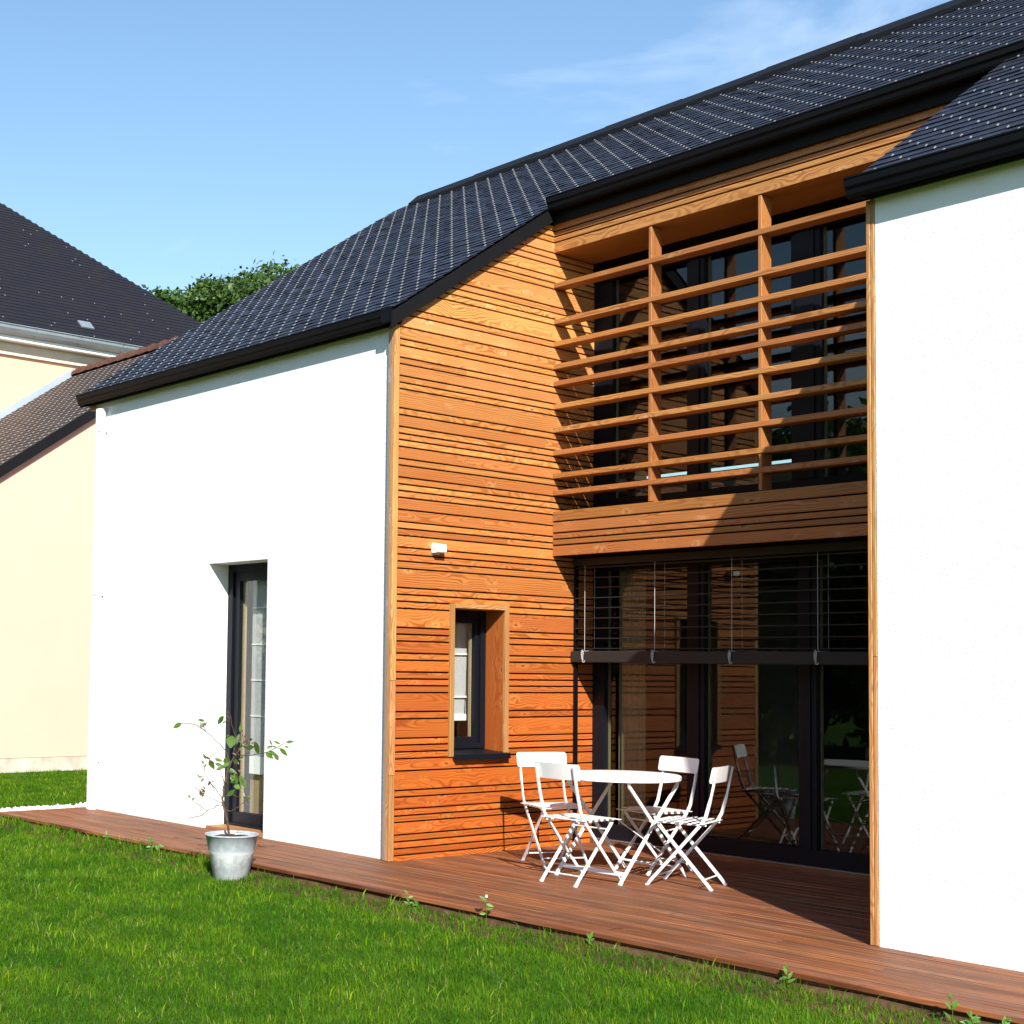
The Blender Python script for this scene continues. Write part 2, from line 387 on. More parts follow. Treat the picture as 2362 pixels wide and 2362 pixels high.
# ------------------------------------------------------------------ dimensions
XL, XR = -4.79, 4.012          # left corner of the house, left edge of right block
YB, YG = 1.777, 2.31           # beam front, glazing frame front
ZG = -0.10                     # lawn level (deck top is z = 0)
RS = 0.663                     # roof slope
def roof_z(y): return 4.396 + RS * y
RIDGE_Y = 4.37
XEND = 8.6

# ================================================================== SETTING
gm = MB(); gm.add([(-400, -400, ZG), (400, -400, ZG), (400, 400, ZG), (-400, 400, ZG)], [(0, 1, 2, 3)])
structure(gm.build("ground", 'ground'))
eb = MB(); eb.box(XL - 0.03, XEND, -0.99, 2.3, ZG - 0.05, ZG + 0.012)
ns = 120
for k in range(ns):        # crumbly bank of earth along the deck
    xa = -4.8 + (XEND + 4.8) * k / ns; xb = -4.8 + (XEND + 4.8) * (k + 1) / ns
    eb.add([(xa, -1.30, ZG - .003), (xb, -1.30, ZG - .003), (xb, -1.03, ZG + .030), (xa, -1.03, ZG + .030)], [(0, 1, 2, 3)])
    hh = lambda q: -0.052 + 0.008 * math.sin(q * 7.3) * math.sin(q * 2.9 + 1)
    ww = lambda q: -1.045 + 0.010 * math.sin(q * 5.1 + 2) + 0.008 * math.sin(q * 13.7)
    eb.add([(xa, -0.97, hh(xa)), (xb, -0.97, hh(xb)), (xb, -1.015, hh(xb) - .004), (xa, -1.015, hh(xa) - .004), (xb, ww(xb), ZG - .01), (xa, ww(xa), ZG - .01)], [(3, 2, 1, 0), (5, 4, 2, 3)])
structure(eb.build("bare_soil", 'earth'))

# deck: joists carry the boards
dk = MB()
for x in np.arange(-4.7, XEND, 0.55): dk.box(x - 0.03, x + 0.03, -0.93, 0.0, ZG, -0.034)
for x in np.arange(0.2, 3.9, 0.55): dk.box(x - 0.03, x + 0.03, 0.0, 2.25, ZG, -0.034)
dk.box(-4.78, XEND, -0.955, -0.93, ZG + 0.01, -0.036)
deck = structure(dk.build("deck", 'deckwood'))
def deck_board(x0, x1, y0, y1):
    m = MB(); L = (x1 - x0) / 2; W = (y1 - y0) / 2
    m.bevbox(-L, L, -W, W, -0.030, 0.0, 0.004)
    dz = random.uniform(-0.0012, 0.0012)
    return m.build("board", 'deckwood', deck, ((x0 + x1) / 2, (y0 + y1) / 2, dz))
pitch = 0.1258; gap = 0.006
rows = 8
for i in range(rows):
    y0 = -1.0 + i * pitch; x = XL - 0.045
    cuts = [x]; off = [1.9, 4.4, 3.1, 0.9][i % 4] + random.uniform(-.2, .2)
    xx = x + off
    while xx < XEND - 0.5: cuts.append(xx); xx += 4.2
    cuts.append(XEND)
    for a, b in zip(cuts, cuts[1:]): deck_board(a + 0.0015, b - 0.0015, y0 + gap / 2, y0 + pitch - gap / 2)
y0 = -1.0 + rows * pitch; i = 0
while y0 < 2.28:
    y1 = min(y0 + pitch, 2.29)
    cut = 0.004 + [1.3, 2.9, 2.1][i % 3]
    for a, b in ((0.004, cut), (cut, XR - 0.03)): deck_board(a + 0.0015, b - 0.0015, y0 + gap / 2, y1 - gap / 2)
    y0 += pitch; i += 1

# white gravel strip at the gable
def gravel():
    n = 5200; me = bpy.data.meshes.new("gravel"); V = []; F = []
    base = [(1, 0, 0), (-1, 0, 0), (0, 1, 0), (0, -1, 0), (0, 0, 1), (0, 0, -1)]
    tri = [(4, 0, 2), (4, 2, 1), (4, 1, 3), (4, 3, 0), (5, 2, 0), (5, 1, 2), (5, 3, 1), (5, 0, 3)]
    for k in range(n):
        edge = rng.normal(0, .03)
        px = rng.uniform(-5.42 + edge, XL - 0.05); py = rng.uniform(-1.1, 5.0); s = rng.uniform(.014, .032)
        pz = ZG + 0.05 + rng.uniform(-.012, .02)
        a = rng.uniform(0, 6.28); ca, sa = math.cos(a), math.sin(a); b0 = len(V); sc = rng.uniform(.6, 1.2, 3) * s
        for x, y, z in base:
            x, y, z = x * sc[0], y * sc[1], z * sc[2] * .7
            V.append((px + ca * x - sa * y, py + sa * x + ca * y, pz + z))
        F += [tuple(b0 + q for q in t) for t in tri]
    o = mobj("gravel", V, F, 'gravel'); stuff(o); tag(o, "strip of small white stones between lawn and gable end", "gravel")
    bed = MB(); bed.box(-5.4, XL - 0.05, -1.0, 5.0, ZG - 0.02, ZG + 0.045)
    structure(bed.build("gravel_bed", 'gravel'))
gravel()

# ================================================================== HOUSE
house = tag(empty("modern_house"), "modern white rendered house with orange larch recess and dark slate roof", "house")

# white render walls -------------------------------------------------
DX0, DX1, DZ1 = -2.63, -1.715, 2.43
w = MB()
w.box(XL, DX0, 0, 0.34, -0.09, 4.21); w.box(DX1, -0.022, 0, 0.34, -0.09, 4.21)
w.box(DX0, DX1, 0, 0.34, DZ1, 4.21)
wl = w.build("wall", 'render', house); wl["label"] = "white rendered front wall left of the timber recess"
gl = MB(); gl.prism_x([(0.34, -0.09), (8.7, -0.09), (8.7, 4.3), (RIDGE_Y, 7.15), (0.34, 4.3)], XL, XL + 0.3)
gl.build("gable_wall", 'render', house)
w = MB(); w.box(XR + 0.016, XEND, 0, 0.34, -0.09, 4.21)
wr = w.build("wall", 'render', house); wr["label"] = "white rough render wall right of the timber recess"
bk = MB(); bk.box(XL, XEND, 8.6, 8.9, -0.09, 4.2)
bk.box(XEND - 0.3, XEND, 0.34, 8.6, -0.09, 4.2)
bk.build("rear_wall", 'render', house)
# interior shell
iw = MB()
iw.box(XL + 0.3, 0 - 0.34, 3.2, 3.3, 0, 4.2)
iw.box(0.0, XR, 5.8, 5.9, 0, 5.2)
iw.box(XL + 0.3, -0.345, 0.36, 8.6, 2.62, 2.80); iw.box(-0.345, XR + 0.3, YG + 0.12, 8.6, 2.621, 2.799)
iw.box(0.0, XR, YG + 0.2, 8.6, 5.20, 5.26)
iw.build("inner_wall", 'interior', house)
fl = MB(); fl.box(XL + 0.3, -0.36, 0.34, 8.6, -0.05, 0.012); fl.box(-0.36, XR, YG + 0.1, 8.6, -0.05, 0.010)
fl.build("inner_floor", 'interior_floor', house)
# structural walls behind the cladding (dark membrane), with the small window opening
WY0, WY1, WZ0, WZ1 = 0.614, 1.195, 0.815, 1.985
sec_top = lambda y: roof_z(y) - 0.16
def wall_x(m, y0, y1, z0, z1a, z1b, x0=-0.34, x1=-0.022):
    vs = [(x0, y0, z0), (x1, y0, z0), (x1, y1, z0), (x0, y1, z0), (x0, y0, z1a), (x1, y0, z1a), (x1, y1, z1b), (x0, y1, z1b)]
    m.add(vs, [(0, 3, 2, 1), (4, 5, 6, 7), (0, 1, 5, 4), (1, 2, 6, 5), (2, 3, 7, 6), (3, 0, 4, 7)])
cm = MB()
wall_x(cm, 0.345, WY0 - 0.02, -0.09, sec_top(0.345), sec_top(WY0 - 0.02))
wall_x(cm, -0.034, 0.345, -0.09, sec_top(-0.034), sec_top(0.345), -0.0215, -0.0205)
wall_x(cm, WY0 - 0.02, WY1 + 0.02, -0.09, WZ0 - 0.03, WZ0 - 0.03)
wall_x(cm, WY0 - 0.02, WY1 + 0.02, WZ1 + 0.02, sec_top(WY0 - .02), sec_top(WY1 + .02))
wall_x(cm, WY1 + 0.02, 2.6, -0.09, sec_top(WY1 + 0.02), sec_top(2.6))
clad = cm.build("cladding", 'membrane', house)
clad["label"] = "larch side wall with horizontal boards of three widths"
# board joints, from the top down
J = [5.368, 5.315, 5.266, 5.215, 5.122, 5.068, 5.014, 4.916, 4.859, 4.805, 4.651, 4.597, 4.543, 4.489, 4.344, 4.290, 4.189,
     4.092, 4.040, 3.945, 3.893, 3.799, 3.745, 3.694, 3.542, 3.488, 3.394, 3.340, 3.290, 3.236, 3.141, 3.088, 2.993, 2.939, 2.887, 2.833,
     2.738, 2.643, 2.589, 2.534, 2.441, 2.386, 2.331, 2.275, 2.124, 2.070, 2.016, 1.961, 1.811, 1.758, 1.705, 1.610, 1.556, 1.463, 1.409,
     1.356, 1.302, 1.153, 1.097, 0.946, 0.893, 0.840, 0.787, 0.692, 0.542, 0.490, 0.397, 0.345, 0.296, 0.199, 0.146, 0.093, 0.040, -0.04]
GAP = 0.0125
def clad_board(y0, y1, z0, z1, parent, name="board", clip=True):
    # local x runs along world y; local -y is world +x (outer face)
    yc = (y0 + y1) / 2; zc = (z0 + z1) / 2; b = 0.0018; T = 0.022
    rake = lambda z: (z - 4.262) / 0.661
    def ys(z): return (max(y0, rake(z)) if clip else y0) - yc
    if clip and rake(z1) >= y1 - 0.01: return None
    sec = [(T - 0.0, z0), (b, z0), (0, z0 + b), (0, z1 - b), (b, z1), (T, z1)]     # (depth from outer face, z)
    n = len(sec); vs = [(ys(z), d, z - zc) for d, z in sec] + [(y1 - yc, d, z - zc) for d, z in sec]
    fs = [(i, (i + 1) % n, n + (i + 1) % n, n + i) for i in range(n)]
    fs += [tuple(reversed(range(n))), tuple(range(n, 2 * n))]
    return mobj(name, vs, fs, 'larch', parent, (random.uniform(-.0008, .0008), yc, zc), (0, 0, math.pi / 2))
Y_START = -0.005
_cb = clad_board
def clad_board(y0, y1, z0, z1, parent):
    if y1 - y0 > 1.5 and z1 < 4.15 and random.random() < 0.35:
        ym = random.uniform(y0 + 0.5, y1 - 0.5)
        _cb(y0, ym - 0.0012, z0, z1, parent); _cb(ym + 0.0012, y1, z0, z1, parent)
    else: _cb(y0, y1, z0, z1, parent)
for zt, zb in zip(J, J[1:]):
    z0, z1 = zb + GAP / 2, zt - GAP / 2
    if 0.78 < zb < 2.0:      # beside the window
        clad_board(Y_START, WY0 - 0.052, z0, z1, clad); clad_board(WY1 + 0.052, YG - 0.004, z0, z1, clad)
    else:
        clad_board(Y_START, YG - 0.004, z0, z1, clad)
# corner trims
def post(name, x0, x1, y0, y1, z0, z1, mat, parent):
    # vertical timber: local x is vertical so that the grain runs up
    m = MB(); L = (z1 - z0) / 2; m.bevbox(-L, L, -(y1 - y0) / 2, (y1 - y0) / 2, -(x1 - x0) / 2, (x1 - x0) / 2, 0.003)
    return m.build(name, mat, parent, ((x0 + x1) / 2, (y0 + y1) / 2, (z0 + z1) / 2), (0, -math.pi / 2, 0))
for a, b in ((0.004, 0.66), (0.663, 1.395), (1.398, 4.20)): post("corner_trim", -0.020, 0.002, -0.062, -0.008, a, b, 'larch_pale', house)
post("corner_batten", -0.048, -0.022, -0.058, 0.0, 0.004, 4.20, 'larch_pale', house)
post("corner_batten", -0.086, -0.050, -0.054, 0.0, 0.004, 4.20, 'larch_grey', house)
post("corner_trim", XR - 0.036, XR - 0.012, -0.008, 0.03, 0.004, 4.20, 'larch_pale', house)
post("corner_trim", XR - 0.010, XR + 0.012, -0.005, 0.03, 0.004, 1.60, 'larch_pale', house)
post("corner_trim", XR - 0.010, XR + 0.012, -0.005, 0.03, 1.603, 4.20, 'larch_pale', house)
rb = MB(); wall_x(rb, 0.032, 2.6, -0.09, sec_top(0.032), sec_top(2.6), XR - 0.033, XR + 0.012)
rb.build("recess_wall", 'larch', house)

# horizontal bands of boards across the recess --------------------------------
def beam(name, label, zs, depth):
    m = MB(); m.box(0.004, XR - 0.004, YB + 0.024, YB + depth, zs[-1] + 0.012, zs[0] - 0.004)
    p = m.build(name, 'membrane', house); p["label"] = label
    for zt, zb in zip(zs, zs[1:]):
        h = (zt - zb - GAP) / 2; L = (XR - 0.006) / 2; mm = MB(); mm.bevbox(-L, L, 0, 0.022, -h, h, 0.003)
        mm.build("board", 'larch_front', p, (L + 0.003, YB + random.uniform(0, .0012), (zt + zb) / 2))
    return p
ub = beam("upper_beam", "larch board band under the upper gutter", [5.395, 5.315, 5.266, 5.215, 5.117], 0.10)
lb = beam("lower_beam", "larch board band between the two glazed storeys", [2.866, 2.770, 2.672, 2.618, 2.565, 2.468], 0.24)
sf = MB(); L = (XR - 0.006) / 2; sf.box(-L, L, 0, YG - YB - 0.03, 0, 0.02)
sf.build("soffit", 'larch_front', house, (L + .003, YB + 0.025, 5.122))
sf2 = MB(); sf2.box(0.004, XR - 0.004, YB + 0.03, YG + 0.1, 2.47, 2.478); sf2.build("soffit", 'membrane', house)

# louvre screen -----------------------------------------------------
scr = empty("louvre_screen", parent=house)
scr["label"] = "larch sun screen of ten horizontal slats on two upright fins"
for zb in (4.810, 4.494, 4.295, 4.097, 3.950, 3.750, 3.547, 3.345, 3.146, 2.998):
    m = MB(); L = (XR - 0.008) / 2; m.bevbox(-L, L, 0, 0.125, 0, 0.043, 0.003)
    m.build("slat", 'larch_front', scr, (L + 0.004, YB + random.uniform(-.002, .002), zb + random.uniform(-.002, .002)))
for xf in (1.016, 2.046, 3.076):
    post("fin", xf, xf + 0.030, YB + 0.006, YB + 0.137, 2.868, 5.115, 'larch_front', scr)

# glazing -----------------------------------------------------------
def glazing(name, z0, z1, rail_b, rail_t, mull, label):
    f = MB(); yb = YG + 0.09
    fr = empty(name, parent=house); fr["label"] = label
    f.box(0.0, XR, YG, yb, z0, z0 + rail_b); f.build("bottom_rail", 'frame', fr)
    f = MB(); f.box(0.0, XR, YG, yb, z1 - rail_t, z1); f.build("top_rail", 'frame', fr)
    for k, (a, b) in enumerate(mull):
        m = MB(); m.box(a, b, YG - 0.004, yb, z0 + rail_b + .001, z1 - rail_t - .001)
        if 0.3 < a < XR - 0.3:
            m.box(a + 0.045, b - 0.045, YG - 0.016, YG - 0.004, z0 + rail_b, z1 - rail_t)
        m.build("mullion", 'frame', fr)
    for (a, b), (c, d) in zip(mull, mull[1:]):
        m = MB(); m.box(b, c, YG + 0.045, YG + 0.051, z0 + rail_b, z1 - rail_t)
        m.build("pane", 'glass', fr)
        # glazing bead, a thin pale line round the sealed unit
        q = MB(); e = 0.012; y1, y2 = YG + 0.052, YG + 0.075
        q.box(b, b + e, y1, y2, z0 + rail_b, z1 - rail_t); q.box(c - e, c, y1, y2, z0 + rail_b, z1 - rail_t)
        q.build("bead", 'beige', fr)
    return fr
glazing("glazed_doors", 0.045, 2.462, 0.125, 0.09, [(0.0, 0.13), (1.007, 1.175), (2.041, 2.194), (3.07, 3.22), (XR - 0.13, XR)],
        "dark framed sliding glass doors behind the table")
glazing("upper_glazing", 2.80, 5.118, 0.2, 0.16, [(0.0, 0.205), (1.003, 1.174), (1.988, 2.237), (3.07, 3.25), (XR - 0.13, XR)],
        "dark framed upper windows behind the slats")
th = MB(); th.box(0.004, XR - 0.004, YG - 0.03, YG + 0.2, 0.0, 0.038); th.build("threshold", 'deckwood', house)
th = MB(); th.box(0.004, XR - 0.004, YG - 0.034, YG + 0.0, 0.0385, 0.0445); th.build("threshold_strip", 'alu', house)
# curtain inside the left pane
cu = MB(); pts = []
n = 26
for k in range(n):
    x = 0.16 + 0.30 * k / (n - 1); pts.append((x, 2.47 + 0.022 * math.sin(k * 1.15)))
vs = [(x, y, z) for z in (0.03, 2.4) for x, y in pts]
cu.add(vs, [(i, i + 1, n + i + 1, n + i) for i in range(n - 1)])
cur = cu.build("curtain", 'beige', None, smooth=True); tag(cur, "beige gathered curtain inside the leftmost glass door", "curtain")

# side window in the larch wall -------------------------------------
win = empty("side_window", parent=house); win["label"] = "narrow tall window with timber surround in the larch wall"
def trim_box(name, y0, y1, z0, z1, vert):
    if vert:
        m = MB(); L = (z1 - z0) / 2; W = (y1 - y0) / 2; m.bevbox(-L, L, -W, W, -0.014, 0.014, 0.003)
        return m.build(name, 'larch_pale', win, (0.0, (y0 + y1) / 2, (z0 + z1) / 2), (0, -math.pi / 2, 0))
    m = MB(); L = (y1 - y0) / 2; H = (z1 - z0) / 2; m.bevbox(-L, L, -0.014, 0.014, -H, H, 0.003)
    return m.build(name, 'larch_pale', win, (0.0, (y0 + y1) / 2, (z0 + z1) / 2), (0, 0, math.pi / 2))
trim_box("surround", WY0 - 0.048, WY0, 0.79, WZ1 + 0.036, True); trim_box("surround", WY1, WY1 + 0.048, 0.79, WZ1 + 0.036, True)
trim_box("surround", WY0 + .001, WY1 - .001, WZ1, WZ1 + 0.036, False)
def lining(y0, y1, z0, z1, horiz):
    m = MB()
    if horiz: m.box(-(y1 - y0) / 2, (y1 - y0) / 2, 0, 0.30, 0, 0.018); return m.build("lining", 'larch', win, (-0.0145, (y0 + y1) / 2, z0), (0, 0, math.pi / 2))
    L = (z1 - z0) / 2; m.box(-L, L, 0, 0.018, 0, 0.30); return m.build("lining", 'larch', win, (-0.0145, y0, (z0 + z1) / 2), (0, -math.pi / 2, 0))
lining(WY1, WY1 + 0.018, WZ0, WZ1, False); lining(WY0 - 0.018, WY0, WZ0, WZ1, False); lining(WY0, WY1, WZ1, 0, True)
sill = MB()
sill.add([(0.055, WY0 - 0.002, 0.763), (0.055, WY1 + 0.03, 0.763), (0.055, WY1 + 0.03, 0.806), (0.055, WY0 - 0.002, 0.806),
          (-0.31, WY0 - 0.002, 0.763), (-0.31, WY1 + 0.03, 0.763), (-0.31, WY1 + 0.03, 0.835), (-0.31, WY0 - 0.002, 0.835)],
         [(0, 1, 2, 3), (7, 6, 5, 4), (3, 2, 6, 7), (0, 4, 5, 1), (1, 5, 6, 2), (0, 3, 7, 4)])
sill.build("sill", 'frame', win)
fr = MB(); fx0, fx1 = -0.285, -0.215
fr.box(fx0, fx1, WY0, WY0 + 0.06, 0.836, WZ1); fr.box(fx0, fx1, WY1 - 0.06, WY1, 0.836, WZ1)
fr.box(fx0, fx1, WY0 + 0.06, WY1 - 0.06, WZ1 - 0.06, WZ1); fr.box(fx0, fx1, WY0 + 0.06, WY1 - 0.06, 0.836, 0.876)
wfr = fr.build("frame", 'frame', win)
sa = MB(); sx0, sx1 = -0.30, -0.238
a0, a1, b0, b1 = WY0 + 0.058, WY1 - 0.058, 0.874, WZ1 - 0.058
sa.box(sx0, sx1, a0, a0 + 0.05, b0, b1); sa.box(sx0, sx1, a1 - 0.05, a1, b0, b1); sa.box(sx0, sx1, a0 + .05, a1 - .05, b0, b0 + 0.055); sa.box(sx0, sx1, a0 + .05, a1 - .05, b1 - 0.05, b1)
sa.build("sash", 'frame', win)
gp = MB(); gp.box(-0.274, -0.268, a0 + 0.05, a1 - 0.05, b0 + 0.055, b1 - 0.05); gp.build("pane", 'glass_small', win)
bd = MB(); bd.box(-0.30, -0.276, a1 - 0.062, a1 - 0.05, b0 + 0.055, b1 - 0.05); bd.build("bead", 'beige', win)
# roman blind hanging inside that window
rbl = MB(); rbl.add([(-0.37, 0.62, 1.93), (-0.37, 1.14, 1.93), (-0.372, 1.10, 1.10), (-0.372, 0.62, 1.085)], [(0, 1, 2, 3)])
rblo = rbl.build("roman_blind", 'fabric'); tag(rblo, "white roman blind inside the narrow window of the larch wall", "blind")
for zz in (1.62, 1.26):
    q = MB(); q.box(-0.362, -0.352, 0.62, 1.20, zz - 0.008, zz + 0.008); q.build("rod", 'rod', rblo)
q = MB(); q.box(-0.385, -0.36, 0.62, 1.20, 1.06, 1.115); q.build("hem", 'rod', rblo)
q = MB(); q.box(-0.39, -0.38, 1.13, 1.20, 1.10, 1.75); q.build("side_strip", 'rod', rblo)

# tall window door in the white wall ---------------------------------
dr = empty("tall_glass_door", parent=house); dr["label"] = "tall narrow dark framed glass door set deep in the white wall"
f = MB(); fy0, fy1 = 0.222, 0.31
f.box(DX0, DX0 + 0.075, fy0, fy1, 0.0, DZ1); f.box(DX1 - 0.075, DX1, fy0, fy1, 0.0, DZ1); f.box(DX0 + .075, DX1 - .075, fy0, fy1, DZ1 - 0.07, DZ1); f.box(DX0 + .075, DX1 - .075, fy0, fy1, 0.0, 0.05)
f.build("frame", 'frame', dr)
s_ = MB(); a0, a1 = DX0 + 0.073, DX1 - 0.073; b0, b1 = 0.048, DZ1 - 0.068; ya, yb_ = 0.245, 0.315
s_.box(a0, a0 + 0.085, ya, yb_, b0, b1); s_.box(a1 - 0.085, a1, ya, yb_, b0, b1); s_.box(a0 + .085, a1 - .085, ya, yb_, b1 - 0.085, b1); s_.box(a0 + .085, a1 - .085, ya, yb_, b0, b0 + 0.10)
s_.build("sash", 'frame', dr)
g_ = MB(); g_.box(a0 + 0.085, a1 - 0.085, 0.275, 0.281, b0 + 0.10, b1 - 0.085); g_.build("pane", 'glass_small', dr)
b_ = MB(); b_.box(a0 + 0.086, a0 + 0.104, 0.283, 0.318, b0 + 0.10, b1 - 0.085); b_.build("bead", 'beige', dr)
st = MB(); st.box(DX0 + 0.002, DX1 - 0.002, 0.02, 0.221, 0.003, 0.024); st.build("threshold", 'larch_pale', dr)
st = MB(); st.box(DX0 + 0.003, DX1 - 0.003, 0.0, 0.20, -0.03, 0.002); st.build("step_board", 'deckwood', dr)
rb1 = MB(); rb1.box(-2.42, -1.84, 0.36, 0.364, 0.52, 2.33)
rb1o = rb1.build("roman_blind", 'fabric'); tag(rb1o, "long white roman blind inside the tall glass door", "blind")
for zz in (2.03, 1.69, 1.36, 1.03):
    q = MB(); q.box(-2.42, -1.84, 0.352, 0.359, zz - 0.006, zz + 0.006); q.build("rod", 'rod', rb1o)
q = MB(); q.box(-2.42, -1.84, 0.350, 0.362, 0.50, 0.66); q.build("hem", 'rod', rb1o)
q = MB(); q.box(-2.47, -1.80, 0.40, 0.402, 0.03, 2.34)
tag(q.build("net_curtain", 'beige'), "plain beige curtain behind the roman blind of the tall door", "curtain")

# roof ---------------------------------------------------------------
def slab(m, x0, x1, y0, y1, t=0.14, top=-0.012):
    vs = []
    for dz in (top - t, top):
        vs += [(x0, y0, roof_z(y0) + dz), (x1, y0, roof_z(y0) + dz), (x1, y1, roof_z(y1) + dz), (x0, y1, roof_z(y1) + dz)]
    m.add(vs, [(0, 3, 2, 1), (4, 5, 6, 7), (0, 1, 5, 4), (1, 2, 6, 5), (2, 3, 7, 6), (3, 0, 4, 7)])
rm = MB()
slab(rm, -4.93, 0.03, -0.09, RIDGE_Y); slab(rm, 0.03, XR + 0.02, 1.775, RIDGE_Y); slab(rm, XR + 0.02, XEND, -0.09, RIDGE_Y)
zr = roof_z(RIDGE_Y)
rm.add([(-4.93, RIDGE_Y, zr - .15), (XEND, RIDGE_Y, zr - .15), (XEND, 8.95, 4.3), (-4.93, 8.95, 4.3), (-4.93, RIDGE_Y, zr - .01), (XEND, RIDGE_Y, zr - .01), (XEND, 8.95, 4.42), (-4.93, 8.95, 4.42)],
       [(0, 3, 2, 1), (4, 5, 6, 7), (0, 1, 5, 4), (1, 2, 6, 5), (2, 3, 7, 6), (3, 0, 4, 7)])
roof = rm.build("roof", 'membrane', house); roof["label"] = "long dark slate roof cut back over the timber recess"
ang = math.atan(RS); ca, sa = math.cos(ang), math.sin(ang)
EXP, SW, SL, STH = 0.1145, 0.20, 0.17, 0.005
def slate_verts(w):
    # local: x across, y up the slope from the lower edge, z off the roof; the head is sunk so each course laps the one below
    h = w / 2 - 0.0015
    return [(-h, 0, 0.004), (h, 0, 0.004), (h, SL, -0.007), (-h, SL, -0.007), (-h, 0, 0.004 + STH), (h, 0, 0.004 + STH), (h, SL, -0.002), (-h, SL, -0.002)]
SF = [(4, 5, 6, 7), (0, 1, 5, 4), (1, 2, 6, 5), (2, 3, 7, 6), (3, 0, 4, 7), (0, 3, 2, 1)]
items = []; hooks = []
nrow = int((RIDGE_Y + 0.13) / ca / EXP) + 1
for r in range(nrow):
    s0 = r * EXP; yl = -0.125 + s0 * ca
    if yl > RIDGE_Y - 0.06: break
    spans = [(-4.975, XEND)] if yl > 1.60 else [(-4.975, 0.058), (XR - 0.012, XEND)]
    o = (r % 2) * SW / 2
    for a, b in spans:
        x = math.floor((a - o) / SW) * SW + o
        while x < b:
            xa, xb = max(x, a), min(x + SW, b)
            if xb - xa > 0.03:
                items.append((xa, xb, yl))
            if x + SW / 2 > a + 0.02 and x + SW / 2 < b - 0.02: hooks.append((x + SW / 2, yl))
            x += SW
def on_roof(x, yl, lx, ly, lz):
    return (x + lx, yl + ly * ca - lz * sa, roof_z(yl) + ly * sa + lz * ca)
ranked = []
for k, (xa, xb, yl) in enumerate(items):
    p = project(((xa + xb) / 2, yl + .04, roof_z(yl + .04)))
    if p and -0.02 < p[0] < 1.02 and -0.02 < p[1] < 1.02 and abs(xb - xa - SW) < 1e-6: ranked.append((p[2], k))
ranked.sort(); near = set(k for _, k in ranked[:300])
me_s = bpy.data.meshes.new("slate"); me_s.from_pydata(slate_verts(SW), [], SF); me_s.materials.append(MAT['slate'])
rest = MB()
for k, (xa, xb, yl) in enumerate(items):
    tz = random.gauss(0, 0.0011); tw = random.gauss(0, 0.0016)
    if k in near:
        o = bpy.data.objects.new("slate", me_s); o.location = on_roof((xa + xb) / 2, yl, 0, 0, tz)
        o.rotation_euler = (ang + random.gauss(0, .006), random.gauss(0, .006), 0); link(o, roof)
    else:
        vv = []
        for lx, ly, lz in slate_verts(xb - xa):
            vv.append(on_roof((xa + xb) / 2, yl, lx, ly, lz + tz + tw * (1 if lx > 0 else -1)))
        rest.add(vv, SF)
stuff(rest.build("slates", 'slate', roof))
hk = MB()
for x, yl in hooks:
    h = 0.0025 + random.uniform(-.0009, .0008); vv = [on_roof(x, yl, lx, ly, lz) for lz in (0.008, 0.0145) for lx, ly in ((-h, -0.005), (h, -0.005), (h, 0.022), (-h, 0.022))]
    hk.add(vv, [(4, 5, 6, 7), (0, 1, 5, 4), (1, 2, 6, 5), (2, 3, 7, 6), (3, 0, 4, 7)])
stuff(hk.build("slate_hooks", 'hook', roof))
# ridge capping in lengths
x = -4.60
while x < XEND:
    x2 = min(x + 1.0, XEND); m = MB(); d = 0.006 if int(round((x + 4.6))) % 2 else 0.0
    wv = 0.17
    sec = [(RIDGE_Y - wv, roof_z(RIDGE_Y - wv) + 0.012), (RIDGE_Y - wv, roof_z(RIDGE_Y - wv) + 0.052 + d), (RIDGE_Y - 0.02, zr + 0.068 + d), (RIDGE_Y + 0.02, zr + 0.068 + d),
           (RIDGE_Y + wv, roof_z(RIDGE_Y - wv) + 0.030 + d), (RIDGE_Y + wv, roof_z(RIDGE_Y - wv) + 0.012)]
    m.prism_x(sec, x, x2 - 0.002); m.build("ridge_cap", 'fascia', roof); x += 1.0
# verge boards along the cut-back
def verge(x0, x1, y0, y1, zb, h, name="verge_board"):
    n = 3
    for k in range(n):
        a = y0 + (y1 - y0) * k / n + (0.002 if k else 0); b = y0 + (y1 - y0) * (k + 1) / n - 0.002
        m = MB(); za, zc = zb(a), zb(b)
        m.add([(x0, a, za), (x1, a, za), (x1, b, zc), (x0, b, zc), (x0, a, za + h), (x1, a, za + h), (x1, b, zc + h), (x0, b, zc + h)],
              [(0, 3, 2, 1), (4, 5, 6, 7), (0, 1, 5, 4), (1, 2, 6, 5), (2, 3, 7, 6), (3, 0, 4, 7)])
        m.build(name, 'fascia', roof)
verge(0.030, 0.050, -0.135, 1.70, lambda y: 4.247 + 0.661 * y, 0.125)
verge(XR - 0.008, XR + 0.012, -0.10, 1.70, lambda y: 4.247 + 0.661 * y, 0.125)
verge(-4.965, -4.945, -0.10, 4.3, lambda y: 4.247 + 0.661 * y, 0.125)
